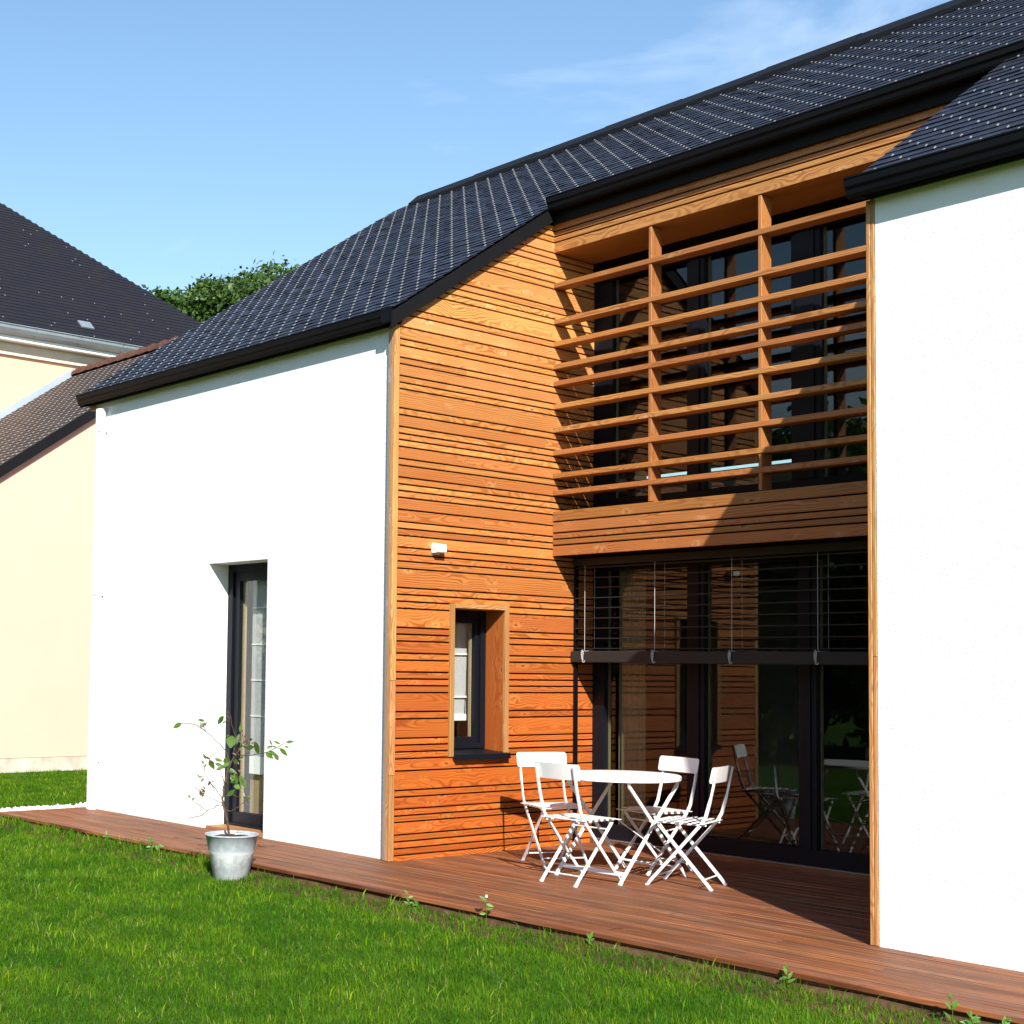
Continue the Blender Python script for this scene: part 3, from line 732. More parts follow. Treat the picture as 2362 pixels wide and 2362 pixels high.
# gutters: moulded box profile
def gutter(name, x0, x1, y, z, label):
    # y: wall side, the gutter stands proud towards -y; z: underside
    sec = [(y, z + 0.012), (y - 0.05, z), (y - 0.095, z), (y - 0.105, z + 0.018), (y - 0.112, z + 0.055), (y - 0.125, z + 0.062), (y - 0.128, z + 0.098), (y - 0.134, z + 0.104),
           (y - 0.134, z + 0.113), (y - 0.122, z + 0.113), (y - 0.118, z + 0.06), (y - 0.09, z + 0.02), (y - 0.02, z + 0.02), (y, z + 0.10)]
    m = MB(); n = len(sec)
    vs = [(x0, a, b) for a, b in sec] + [(x1, a, b) for a, b in sec]
    m.add(vs, [tuple(reversed((i, (i + 1) % n, n + (i + 1) % n, n + i))) for i in range(n)])
    for xa, xb in ((x0 - 0.003, x0), (x1, x1 + 0.003)):
        m.prism_x([(y, z + 0.10), (y, z + 0.012), (y - 0.05, z), (y - 0.095, z), (y - 0.105, z + 0.018), (y - 0.112, z + 0.055), (y - 0.125, z + 0.062), (y - 0.134, z + 0.113)], xa, xb)
    o = m.build(name, 'anthracite', house); o["label"] = label
    return o
gutter("gutter", -4.96, -0.075, -0.022, 4.203, "dark box gutter above the left white wall")
gutter("gutter", XR - 0.085, XEND, -0.022, 4.203, "dark box gutter above the right white wall")
gutter("gutter", 0.055, XR + 0.115, 1.735, 5.455, "dark box gutter over the timber recess")
m = MB(); m.box(-0.072, 0.028, -0.152, -0.02, 4.207, 4.322); m.build("gutter_end_box", 'anthracite', house)
m = MB(); m.box(-4.93, -0.03, -0.021, 0.0, 4.205, 4.33); m.build("fascia_board", 'fascia', house)
m = MB(); m.box(XR - 0.03, XEND, -0.021, 0.0, 4.205, 4.33); m.build("fascia_board", 'fascia', house)
m = MB(); m.box(0.004, XR - 0.004, 1.738, 1.776, 5.372, 5.56); m.build("fascia_board", 'fascia', house)
m = MB(); m.box(XL - 0.14, XL - 0.004, 0.0, 0.04, 4.16, 4.205); m.build("verge_soffit", 'beige', house)
m = MB(); m.box(0.004, XR - 0.004, YG - 0.02, YG - 0.002, 4.93, 5.12); m.build("window_head", 'membrane', house)
# white downpipe on the far corner
dp = MB()
dp.bevbox(-2.068, 2.06, -0.045, 0.045, -0.045, 0.045, 0.018)
dpo = dp.build("downpipe", 'white_paint', house, (-4.60, -0.052, 2.07), (0, -math.pi / 2, 0)); dpo["label"] = "white square downpipe at the far left corner"
for zz in (0.5, 2.2, 3.9):
    q = MB(); q.box(-4.655, -4.545, -0.10, 0.0, zz - 0.012, zz + 0.012); q.build("downpipe_bracket", 'white_paint', house)

# exterior venetian blind ---------------------------------------------
vb = tag(empty("venetian_blind", (0, 2.06, 0)), "dark outdoor venetian blind half lowered over the glass doors", "blind")
m = MB(); m.box(0.03, XR - 0.03, -0.05, 0.06, 2.40, 2.462); m.build("head_box", 'blindslat', vb)
L = (XR - 0.09) / 2
msl = MB(); msl.prism_x([(-0.034, -0.002), (-0.03, -0.006), (0.03, -0.004), (0.034, 0.003), (0.03, 0.0), (-0.03, 0.002), (-0.034, 0.004)], -L, L)
first = None
for k in range(9):
    zz = 2.383 - k * 0.087
    if first is None: first = msl.build("slat", 'blindslat', vb, (L + 0.045, 0, zz)); o = first
    else:
        o = first.copy(); COL.objects.link(o); o.parent = vb; o.location = (L + 0.045, 0, zz)
    o.rotation_euler = (random.gauss(0.03, 0.012), random.gauss(0, 0.0006), 0)
m = MB(); m.bevbox(0.012, XR - 0.02, -0.052, 0.03, 1.566, 1.664, 0.006); m.build("bottom_rail", 'blindslat', vb)
m = MB(); m.box(0.012, 0.034, -0.016, 0.016, 0.004, 2.40); m.build("guide_rail", 'anthracite', vb)
m = MB(); m.box(XR - 0.05, XR - 0.02, -0.016, 0.016, 0.004, 2.40); m.build("guide_rail", 'anthracite', vb)
for xc in (0.161, 0.905, 1.648, 2.394, 3.14, 3.85):
    m = MB(); m.tube([(xc, -0.047, 1.672), (xc, -0.047, 2.40)], 0.0016, 5); m.tube([(xc + 0.03, 0.045, 1.672), (xc + 0.03, 0.045, 2.40)], 0.0015, 5); m.tube([(xc, -0.047, 1.672), (xc + .012, -0.055, 1.662), (xc + 0.03, 0.045, 1.672)], 0.002, 5)
    c = m.build("cord", 'cord', vb)
    kn = MB(); pts = []
    for q in range(46):
        tq = q / 45; pts.append((xc - 0.012 + 0.017 * math.sin(q * 1.9) * (1 - 0.4 * tq), -0.058 - 0.008 * abs(math.cos(q * 1.3)), 1.664 - 0.075 * tq + 0.012 * math.cos(q * 1.9)))
    kn.tube(pts, 0.0016, 4); kn.tube([(xc - 0.004, -0.06, 1.59), (xc - 0.014, -0.062, 1.574), (xc + 0.004, -0.06, 1.566), (xc + 0.012, -0.06, 1.582)], 0.003, 4)
    kn.build("cord_loops", 'cord', c)

# small white wall box on the larch ---------------------------------
sb = tag(empty("wall_sensor", (0.0, 0.40, 2.45)), "small white plastic sensor box fixed to the larch wall above the narrow window", "sensor")
m = MB(); m.bevbox(-0.05, 0.05, 0.0, 0.072, -0.034, 0.036, 0.008); m.build("housing", 'plastic', sb, (0.075, 0.0, 0), (0, 0, math.pi / 2))
m = MB(); m.lathe([(0.0, 0.0), (0.010, 0.0), (0.013, -0.004)], 14); m.build("lens", 'lens', sb, (0.04, -0.052, -0.004), (math.pi / 2, 0, 0))
m = MB(); m.box(0.001, 0.006, -0.04, 0.04, -0.045, 0.045); m.build("back_plate", 'plastic', sb)

# ================================================================== FURNITURE
def rounded_panel(w, h, r, bow, t, tilt):
    # curved sheet with rounded corners: built as a grid that follows an outline
    m = MB(); nx = 17; rowsz = [0, 0.12, 0.3, 0.5, 0.7, 0.88, 1.0]; V = []
    for side in (0, 1):
        for v in rowsz:
            zz = (v - 0.5) * h
            inset = 0
            dz = h / 2 - abs(zz)
            if dz < r: inset = r - math.sqrt(max(0, r * r - (r - dz) ** 2))
            for k in range(nx):
                u = (k / (nx - 1) - 0.5) * 2; x = u * (w / 2 - inset)
                y = bow * (1 - (2 * x / w) ** 2) + (t if side else 0) + tilt * (0.5 - v)
                V.append((x, y, zz))
    nr = len(rowsz); N = nr * nx; F = []
    for j in range(nr - 1):
        for k in range(nx - 1):
            a = j * nx + k
            F.append((a, a + 1, a + nx + 1, a + nx)); F.append((N + a, N + a + nx, N + a + nx + 1, N + a + 1))
    for k in range(nx - 1):
        F.append((k, N + k, N + k + 1, k + 1)); a = (nr - 1) * nx + k; F.append((a, a + 1, N + a + 1, N + a))
    for j in range(nr - 1):
        a = j * nx; F.append((a, a + nx, N + a + nx, N + a)); a = j * nx + nx - 1; F.append((a, N + a, N + a + nx, a + nx))
    m.add(V, F); return m
def make_chair(name, loc, facing, label):
    c = tag(empty(name, (loc[0], loc[1], 0), math.atan2(-facing[0], facing[1])), label, "chair", "white folding chairs round the table")
    if make_chair.proto is not None:
        for ch in [x for x in bpy.data.objects if x.parent == make_chair.proto]:
            k = ch.copy(); COL.objects.link(k); k.parent = c
            for g in [x for x in bpy.data.objects if x.parent == ch]:
                q = g.copy(); COL.objects.link(q); q.parent = k
        return c
    make_chair.proto = c
    for sx in (-1, 1):
        x = sx * 0.178
        m = MB()   # upright: front foot, crossing, seat rear, back
        pts = [(x, 0.232, 0.004), (x, 0.215, 0.010), (x, 0.20, 0.034), (x, 0.0, 0.262), (x, -0.165, 0.452), (x, -0.196, 0.505), (x, -0.222, 0.60), (x, -0.234, 0.645), (x, -0.246, 0.70), (x, -0.272, 0.835)]
        m.ribbon(pts, [0.012, 0.018, 0.021, 0.021, 0.022, 0.024, 0.022, 0.014, 0.015, 0.015], [0.02, 0.018, 0.011, 0.010, 0.010, 0.010, 0.010, 0.017, 0.016, 0.016])
        m.build("upright", 'white_metal', c)
        x = sx * 0.160
        m = MB()
        pts = [(x, -0.238, 0.004), (x, -0.222, 0.010), (x, -0.206, 0.032), (x, 0.0, 0.262), (x, 0.150, 0.432)]
        m.ribbon(pts, [0.012, 0.018, 0.021, 0.021, 0.021], [0.02, 0.018, 0.011, 0.010, 0.010]); m.build("leg", 'white_metal', c)
    for y, z, hw in ((0.165, 0.070, 0.172), (-0.172, 0.068, 0.156), (0.105, 0.380, 0.156)):
        m = MB(); m.tube([(-hw, y, z), (hw, y, z)], 0.0055, 8); m.build("crossbar", 'white_metal', c)
    so_ = empty("seat", parent=c)
    for sx in (-1, 1):
        m = MB(); m.bar((sx * 0.150, -0.19, 0.441), (sx * 0.150, 0.185, 0.447), 0.010, 0.012); m.build("seat_rail", 'white_metal', so_)
    for k in range(7):
        y = -0.178 + k * 0.0605; m = MB(); z = 0.452 + 0.006 * (1 - ((k - 3) / 3.0) ** 2) - (0.006 if k == 6 else 0)
        m.bevbox(-0.20, 0.20, y - 0.0165, y + 0.0165, z, z + 0.005, 0.0015); m.build("seat_slat", 'white_metal', so_)
    p = rounded_panel(0.425, 0.112, 0.012, -0.020, 0.004, 0.024)
    p.build("backrest", 'white_metal', c, (0, -0.243, 0.790), smooth=False)
    return c
make_chair.proto = None
make_chair("folding_chair", (1.508, 0.423), (0.02, 1.0), "white folding chair with its back to the lawn, nearest the camera side of the table")
make_chair("folding_chair", (0.79, 0.945), (0.92, -0.39), "white folding chair against the larch wall, leftmost of the four")
make_chair("folding_chair", (1.43, 1.345), (-0.17, -0.985), "white folding chair behind the table, next to the glass doors")
make_chair("folding_chair", (2.02, 0.955), (-0.95, -0.31), "white folding chair furthest right, back to the glass and shade edge")

tb = tag(empty("round_table", (1.485, 0.90, 0)), "round white metal folding table in the middle of the four chairs", "table")
m = MB(); R0 = 0.425; zt = 0.742
m.lathe([(0.0, zt), (R0 - 0.006, zt), (R0, zt - 0.006), (R0, zt - 0.030), (R0 - 0.005, zt - 0.033), (R0 - 0.010, zt - 0.028), (R0 - 0.012, zt - 0.006), (0.0, zt - 0.006)], 72)
m.build("table_top", 'white_metal', tb)
for xs in (-1, 1):
    for k, ys in enumerate((-1, 1)):
        x = xs * (0.295 - 0.012 * k); m = MB()
        m.ribbon([(x, ys * 0.385, 0.004), (x, ys * 0.370, 0.010), (x, ys * 0.352, 0.036), (x, 0.0, 0.41), (x, -ys * 0.26, 0.675), (x, -ys * 0.275, 0.715)], [0.012, 0.02, 0.025, 0.025, 0.024, 0.016], [0.022, 0.020, 0.012, 0.012, 0.012, 0.016])
        m.build("leg", 'white_metal', tb)
m = MB(); m.bar((-0.30, -0.325, 0.072), (0.30, -0.325, 0.072), 0.006, 0.030); m.build("stretcher", 'white_metal', tb)
m = MB(); m.tube([(-0.285, 0.325, 0.072), (0.285, 0.325, 0.072)], 0.0055, 8); m.build("stretcher", 'white_metal', tb)
m = MB(); m.tube([(-0.29, 0.30, 0.37), (0.285, 0.11, 0.19)], 0.0045, 6); m.build("brace", 'white_metal', tb)
for y in (-0.27, 0.27):
    m = MB(); m.bar((-0.31, y, 0.712), (0.31, y, 0.712), 0.02, 0.014); m.build("top_rail", 'white_metal', tb)

# ================================================================== POTTED LEMON TREE
PB = Vector((-0.505, -1.185, ZG))
pt = tag(empty("potted_tree", PB), "thin sparse young tree in a grey galvanised pot on the lawn edge", "potted plant")
m = MB()
m.lathe([(0.0, 0.004), (0.128, 0.0), (0.133, 0.004), (0.164, 0.185), (0.169, 0.192), (0.170, 0.203), (0.197, 0.322), (0.2025, 0.324), (0.204, 0.330), (0.2015, 0.335), (0.196, 0.333), (0.193, 0.322), (0.183, 0.27), (0.0, 0.27)], 56)
po = m.build("pot", 'pot', pt, smooth=True)
m = MB(); n = 28
vs = [(0, 0, 0.318)]
for rr, zz in ((0.07, 0.316), (0.13, 0.312), (0.189, 0.302)):
    for k in range(n): vs.append((rr * math.cos(6.2832 * k / n), rr * math.sin(6.2832 * k / n), zz + random.uniform(-.006, .006)))
fs = [(0, 1 + k, 1 + (k + 1) % n) for k in range(n)]
for j in range(2):
    for k in range(n): fs.append((1 + j * n + k, 1 + (j + 1) * n + k, 1 + (j + 1) * n + (k + 1) % n, 1 + j * n + (k + 1) % n))
m.add(vs, fs); m.build("soil", 'soil', pt)
# the photograph shows the tree in elevation; u runs across the view, v up, d in depth
RH = Vector((0.623, 0.782, 0)); DH = Vector((-0.782, 0.623, 0))
def pp(x, y, d=0.0):
    u = (x - 742) / 1290.0; v = (1795 - y) / 1290.0
    return RH * u + DH * d + Vector((0, 0, v))
def branch(pts, r0, r1, name="branch"):
    n = len(pts); P = [pp(*q) for q in pts]; out = []
    for i in range(n - 1):
        for k in range(4):
            out.append(P[i].lerp(P[i + 1], k / 4))
    out.append(P[-1])
    for i in range(1, len(out) - 1): out[i] = out[i] + Vector((random.gauss(0, .0022), random.gauss(0, .0022), random.gauss(0, .0022)))
    rad = [r0 + (r1 - r0) * i / (len(out) - 1) for i in range(len(out))]
    m = MB(); m.tube(out, rad, 6); return m.build(name, 'bark', pt, smooth=True)
branch([(718, 1410, 0), (700, 1260, 0), (672, 1150, -.01), (650, 1060, -.01), (655, 960, 0), (660, 880, .01), (690, 760, .02), (740, 640, .02), (800, 560, .02)], 0.011, 0.0045, "trunk")
BR = [([(655, 1085, 0), (590, 1105, .02), (510, 1150, .05), (430, 1210, .06), (305, 1235, .08)], .004),
      ([(500, 1158, .05), (420, 1110, .05), (345, 1050, .04)], .0028),
      ([(648, 1080, 0), (590, 1045, -.03), (520, 1010, -.06), (430, 950, -.08), (380, 905, -.09)], .0035),
      ([(640, 1020, 0), (570, 940, .03), (505, 860, .05), (460, 760, .06), (440, 680, .07)], .0035),
      ([(575, 935, .03), (480, 850, .0), (415, 845, -.02)], .0025),
      ([(672, 1140, 0), (735, 1145, -.02), (800, 1100, -.05), (860, 1050, -.07), (905, 1000, -.08)], .0038),
      ([(660, 880, .01), (630, 800, .04), (610, 740, .05), (560, 690, .08), (490, 690, .09)], .0035),
      ([(690, 760, .02), (740, 800, -.03), (790, 800, -.05), (850, 860, -.06)], .003),
      ([(720, 690, .02), (660, 560, .05), (560, 470, .08), (460, 390, .1), (380, 335, .11), (300, 318, .12), (215, 318, .13)], .0042),
      ([(460, 390, .1), (430, 310, .09), (440, 280, .08)], .002), ([(480, 400, .1), (495, 330, .12)], .002),
      ([(770, 600, .02), (860, 610, -.03), (960, 595, -.06), (1060, 575, -.09), (1150, 530, -.1), (1240, 480, -.11)], .0042),
      ([(800, 560, .02), (840, 480, .0), (830, 380, -.01), (800, 290, -.02)], .0036),
      ([(740, 640, .02), (760, 430, .03), (720, 320, .04), (700, 215, .05)], .0036),
      ([(840, 480, 0), (890, 450, -.04), (915, 410, -.05)], .0024), ([(860, 610, -.03), (930, 530, -.05), (960, 470, -.06)], .0026),
      ([(655, 960, 0), (620, 920, -.02), (612, 915, -.02)], .003), ([(660, 1010, 0), (740, 985, -.04), (830, 1010, -.06)], .003),
      ([(745, 1380, .02), (800, 1350, .06), (840, 1330, .08)], .002), ([(790, 1365, .05), (860, 1345, .02)], .002)]
for pts, r in BR: branch(pts, r * 1.05, r * 0.5)
def leaf(x, y, d, length, ang_, wid=0.42, mat='leaf', face=0.0, parent=pt, base=None, name="leaf"):
    # leaf whose stalk is at (x,y); ang_ is its direction in the view plane
    L = length; n = 6; V = []; F = []
    for i in range(n + 1):
        t = i / n; w = wid * L * 0.5 * math.sin(math.pi * min(1, t ** 0.8 * 0.97 + 0.02)) ; z = -0.10 * L * t * t
        V += [(L * t, -w, z + 0.10 * w), (L * t, 0, z - 0.12 * w), (L * t, w, z + 0.10 * w)]
    for i in range(n):
        a = i * 3; F += [(a, a + 3, a + 4, a + 1), (a + 1, a + 4, a + 5, a + 2)]
    o = mobj(name, V, F, mat, parent, smooth=True)
    dirv = (RH * math.cos(ang_) + Vector((0, 0, 1)) * math.sin(ang_) + DH * random.uniform(-.3, .3)).normalized()
    nrm = (-DH * math.cos(face) + Vector((0, 0, 1)) * math.sin(face)).normalized()
    side = nrm.cross(dirv).normalized(); nrm = dirv.cross(side).normalized()
    o.matrix_local = Matrix(((dirv.x, side.x, nrm.x, 0), (dirv.y, side.y, nrm.y, 0), (dirv.z, side.z, nrm.z, 0), (0, 0, 0, 1)))
    o.location = base if base is not None else pp(x, y, d)
    return o
D = math.radians
LV = [(215, 315, .13, .075, 210, .5), (445, 285, .08, .05, 170, .4), (635, 235, .08, .085, 232, .5), (725, 420, .0, .095, 265, .85), (700, 415, .0, .03, 200, .6),
      (955, 470, -.06, .115, 285, .35), (945, 520, -.06, .065, 190, .5), (1060, 570, -.09, .075, 320, .5), (1090, 560, -.09, .08, 335, .45), (1150, 585, -.09, .055, 300, .6), (1195, 530, -.1, .085, 320, .45),
      (1255, 470, -.11, .062, 8, .35), (1200, 490, -.1, .06, 150, .35), (1070, 530, -.09, .05, 20, .5), (1240, 505, -.11, .04, 340, .35),
      (500, 665, .09, .085, 300, .5), (470, 660, .09, .05, 120, .35), (555, 650, .08, .07, 345, .55), (600, 740, .05, .075, 20, .5), (640, 720, .05, .075, 30, .5), (650, 690, .05, .06, 60, .6), (740, 660, .02, .05, 330, .8),
      (680, 740, .04, .09, 335, .35), (810, 800, -.05, .105, 300, .45), (780, 800, -.04, .08, 270, .35), (755, 905, -.02, .06, 350, .7), (690, 1000, -.03, .08, 40, .45), (760, 790, 0, .07, 250, .4),
      (330, 1030, .04, .028, 140, .6), (345, 1050, .04, .026, 40, .5), (640, 730, .03, .06, 200, .5), (720, 800, .02, .07, 290, .35), (560, 700, .07, .06, 350, .45), (800, 400, -.01, .085, 255, .35), (815, 310, -.02, .06, 260, .4)]
for x, y, d, L, a, wd in LV: leaf(x, y, d, L, D(a), wd, 'leaf', random.uniform(-.1, .7))
for _ in range(70):
    bx = random.choice([(700, 250, 40, 50, .04), (830, 430, 45, 90, 0), (880, 460, 40, 60, -.04), (440, 320, 60, 35, .09), (1150, 510, 50, 30, -.1), (440, 840, 40, 30, .0), (520, 860, 50, 60, .03), (880, 1010, 35, 45, -.07), (480, 670, 40, 40, .08), (780, 660, 60, 60, .0), (720, 900, 60, 60, .0), (860, 540, 60, 50, -.03), (460, 960, 40, 20, -.07)])
    x = random.gauss(bx[0], bx[2] * .6); y = random.gauss(bx[1], bx[3] * .6)
    leaf(x, y, bx[4] + random.uniform(-.02, .02), random.uniform(.022, .05), random.uniform(0, 6.28), random.uniform(.25, .45), random.choice(['leaf_brown', 'leaf_brown', 'leaf']), random.uniform(-.6, .8))

# ================================================================== NEIGHBOURS
XW = -10.5
wg = tag(empty("neighbour_wing", (XW, 3.0, ZG)), "low cream rendered wing with brown slate roof beside the left edge", "house")
def off(m, dx, dy, dz): m.v = [(a - dx, b - dy, c - dz) for a, b, c in m.v]; return m
WO = (XW, 3.0, ZG)
vr = lambda y: 4.16 + 0.688 * (y - 1.68)
m = MB(); m.prism_x([(0.3, 0.11), (11.0, 0.11), (11.0, 3.2), (5.35, vr(5.35)), (0.3, vr(0.3))], XW - 5.4, XW); off(m, *WO).build("wall", 'cream', wg)
m = MB(); m.box(XW - 5.4, XW + 0.015, 0.28, 11.02, ZG - 0.1, 0.104); off(m, *WO).build("plinth", 'concrete', wg)
m = MB()
yr = 5.35; ztop = vr(yr) + 0.17
e0 = -0.1
m.add([(XW - 5.4, e0, vr(e0)), (XW + 0.06, e0, vr(e0)), (XW + 0.06, yr, vr(yr)), (XW - 5.4, yr, vr(yr)), (XW - 5.4, e0, vr(e0) + .16), (XW + 0.06, e0, vr(e0) + .16), (XW + 0.06, yr, vr(yr) + .16), (XW - 5.4, yr, vr(yr) + .16),
       (XW - 5.4, 11.2, vr(e0)), (XW + .06, 11.2, vr(e0)), (XW - 5.4, 11.2, vr(e0) + .16), (XW + .06, 11.2, vr(e0) + .16)],
      [(0, 3, 2, 1), (4, 5, 6, 7), (0, 1, 5, 4), (1, 2, 6, 5), (3, 0, 4, 7), (7, 6, 11, 10), (2, 9, 11, 6), (8, 9, 2, 3), (9, 8, 10, 11)])
wroof = off(m, *WO).build("roof", 'slate_brown', wg)
m = MB(); a0 = -0.12
m.add([(XW + 0.06, a0, vr(a0) - .01), (XW + .085, a0, vr(a0) - .01), (XW + .085, yr, vr(yr) - .01), (XW + .06, yr, vr(yr) - .01), (XW + 0.06, a0, vr(a0) + .165), (XW + .085, a0, vr(a0) + .165), (XW + .085, yr, vr(yr) + .165), (XW + .06, yr, vr(yr) + .165)],
      [(0, 3, 2, 1), (4, 5, 6, 7), (0, 1, 5, 4), (1, 2, 6, 5), (2, 3, 7, 6), (3, 0, 4, 7)])
off(m, *WO).build("verge_board", 'fascia', wroof)
sm = MB(); hm = MB(); a2 = math.atan(0.688); c2, s2 = math.cos(a2), math.sin(a2); rows_ = int((yr - e0) / c2 / 0.13)
for r in range(rows_):
    yl = e0 - 0.03 + r * 0.13 * c2; zl = vr(yl) + 0.165
    if yl > yr - .1: break
    x = XW - 5.35 + (r % 2) * 0.12
    while x < XW + 0.07:
        x2 = min(x + 0.238, XW + 0.07)
        vv = [(xx, yl + ly * c2 - lz * s2, zl + ly * s2 + lz * c2) for lz0, lz1 in ((0.004, -0.008), (0.012, -0.003)) for xx, ly, lz in ((x, 0, lz0), (x2, 0, lz0), (x2, .19, lz1), (x, .19, lz1))]
        sm.add(vv, SF)
        xm = (x + x2) / 2; h = 0.0055
        vv = [(xx, yl + ly * c2 - lz * s2, zl + ly * s2 + lz * c2) for lz in (0.012, 0.02) for xx, ly in ((xm - h, -.008), (xm + h, -.008), (xm + h, .03), (xm - h, .03))]
        hm.add(vv, [(4, 5, 6, 7), (0, 1, 5, 4), (1, 2, 6, 5), (2, 3, 7, 6), (3, 0, 4, 7)])
        x += 0.24
stuff(off(sm, *WO).build("slates", 'slate_brown', wroof)); stuff(off(hm, *WO).build("slate_hooks", 'hook', wroof))
x = XW - 5.3
while x < XW + 0.05:
    m = MB(); rr = 0.11; n = 8
    secs = [(yr + rr * 1.08 * math.cos(math.pi * k / n), ztop - 0.05 + rr * math.sin(math.pi * k / n)) for k in range(n + 1)]
    secs2 = [(yr + rr * 1.42 * math.cos(math.pi * k / n), ztop - 0.05 + rr * 1.42 * math.sin(math.pi * k / n)) for k in range(n + 1)]
    vs = [(x, a, b) for a, b in secs] + [(x + 0.37, a, b) for a, b in secs2]; N = n + 1
    m.add(vs, [(k, N + k, N + k + 1, k + 1) for k in range(n)] + [tuple(range(N, 2 * N))])
    off(m, *WO).build("ridge_tile", 'ridge_tile', wroof); x += 0.35

XT = -15.05
th_ = tag(empty("neighbour_house", (XT, 4.0, ZG)), "tall pale cream house with steep dark slate roof, zinc gutter and cornice", "house")
HO = (XT, 4.0, ZG); YC = 9.4
m = MB(); m.box(XT - 9.0, XT, -6.0, YC, ZG, 7.02); off(m, *HO).build("wall", 'cream_pale', th_)
def cornice(sec, mat, name):
    m = MB(); n = len(sec)
    vs = [(XT + a, -6.1, b) for a, b in sec] + [(XT + a, YC + 0.05 + a, b) for a, b in sec]
    m.add(vs, [(i, (i + 1) % n, n + (i + 1) % n, n + i) for i in range(n)] + [tuple(reversed(range(n))), tuple(range(n, 2 * n))])
    return off(m, *HO).build(name, mat, th_)
cornice([(0, 7.00), (0.06, 7.00), (0.06, 7.05), (0.10, 7.09), (0.12, 7.15), (0.10, 7.20), (0.14, 7.21), (0, 7.21)], 'stone', "cornice")
cornice([(0, 7.212), (0.26, 7.212), (0.27, 7.225), (0.27, 7.30), (0, 7.30)], 'white_paint', "eaves_board")
gt = cornice([(0.20, 7.302), (0.30, 7.302), (0.38, 7.34), (0.42, 7.40), (0.43, 7.455), (0.45, 7.46), (0.45, 7.472), (0.42, 7.472), (0.36, 7.37), (0.2, 7.34)], 'zinc', "gutter")
for y in np.arange(-5.6, YC, 0.9):
    m = MB(); m.bar((XT + 0.455, y, 7.475), (XT + 0.33, y, 7.31), 0.03, 0.012); off(m, *HO).build("gutter_bracket", 'zinc', gt)
hp = 0.855
ex = XT + 0.36; ey = YC + 0.40; ez = 7.46
dd = 5.2
m = MB()
m.add([(ex, -6.2, ez), (ex, ey, ez), (ex - dd, ey - dd, ez + dd * hp), (ex - dd, -6.2, ez + dd * hp), (ex - 2 * dd, ey, ez), (ex - 2 * dd, -6.2, ez)],
      [(0, 1, 2, 3), (1, 4, 2), (4, 5, 3, 2), (0, 3, 5), (0, 5, 4, 1)])
hroof = off(m, *HO).build("roof", 'slate_far', th_)
# courses of slates on the visible slope
sm = MB(); hm = MB(); a3 = math.atan(hp); c3, s3 = math.cos(a3), math.sin(a3); r = 0
while r * 0.13 * c3 < dd - 0.2:
    xl = ex + 0.03 - r * 0.13 * c3; zl = ez + (ex - xl) * hp + 0.004
    y = 1.0 + (r % 2) * 0.12; yend = ey - (ex - xl) + 0.02
    while y < yend:
        y2 = min(y + 0.237, yend)
        vv = [(xl - ly * c3 + lz * s3, yy, zl + ly * s3 + lz * c3) for lz0, lz1 in ((0.002, -0.008), (0.011, -0.002)) for yy, ly, lz in ((y, 0, lz0), (y2, 0, lz0), (y2, .18, lz1), (y, .18, lz1))]
        sm.add(vv, SF)
        if random.random() < 0.06:
            ym = (y + y2) / 2; h = 0.008
            vv = [(xl - ly * c3 + lz * s3, yy, zl + ly * s3 + lz * c3) for lz in (0.012, 0.019) for yy, ly in ((ym - h, 0.0), (ym + h, 0.0), (ym + h, .03), (ym - h, .03))]
            hm.add(vv, [(4, 5, 6, 7), (0, 1, 5, 4), (1, 2, 6, 5), (2, 3, 7, 6), (3, 0, 4, 7)])
        y += 0.24
    r += 1
stuff(off(sm, *HO).build("slates", 'slate_far', hroof)); stuff(off(hm, *HO).build("slate_hooks", 'hook', hroof))
# small zinc vent on the slope
vx = ex - 0.28
m = MB()
for k in range(4):
    o_ = k * 0.06
    vv = [(vx - (o_ + ly) * c3 + lz * s3, yy, ez + (ex - vx) * hp + (o_ + ly) * s3 + lz * c3) for lz in (0.02, 0.05) for yy, ly in ((5.40, 0), (5.66, 0), (5.66, .052), (5.40, .052))]
    m.add(vv, SF)
off(m, *HO).build("roof_vent", 'zinc', hroof)
# lead flashing where the wing roof meets the tall wall
m = MB(); fz = lambda y: vr(y) + 0.17
m.add([(XT + 0.01, 0.5, fz(.5)), (XT + .06, 0.5, fz(.5)), (XT + .06, 5.3, fz(5.3)), (XT + .01, 5.3, fz(5.3)), (XT + 0.01, .5, fz(.5) + .13), (XT + .03, .5, fz(.5) + .13), (XT + .03, 5.3, fz(5.3) + .13), (XT + .01, 5.3, fz(5.3) + .13)],
      [(0, 3, 2, 1), (4, 5, 6, 7), (0, 1, 5, 4), (1, 2, 6, 5), (2, 3, 7, 6), (3, 0, 4, 7)])
off(m, *WO).build("flashing", 'zinc', wroof)

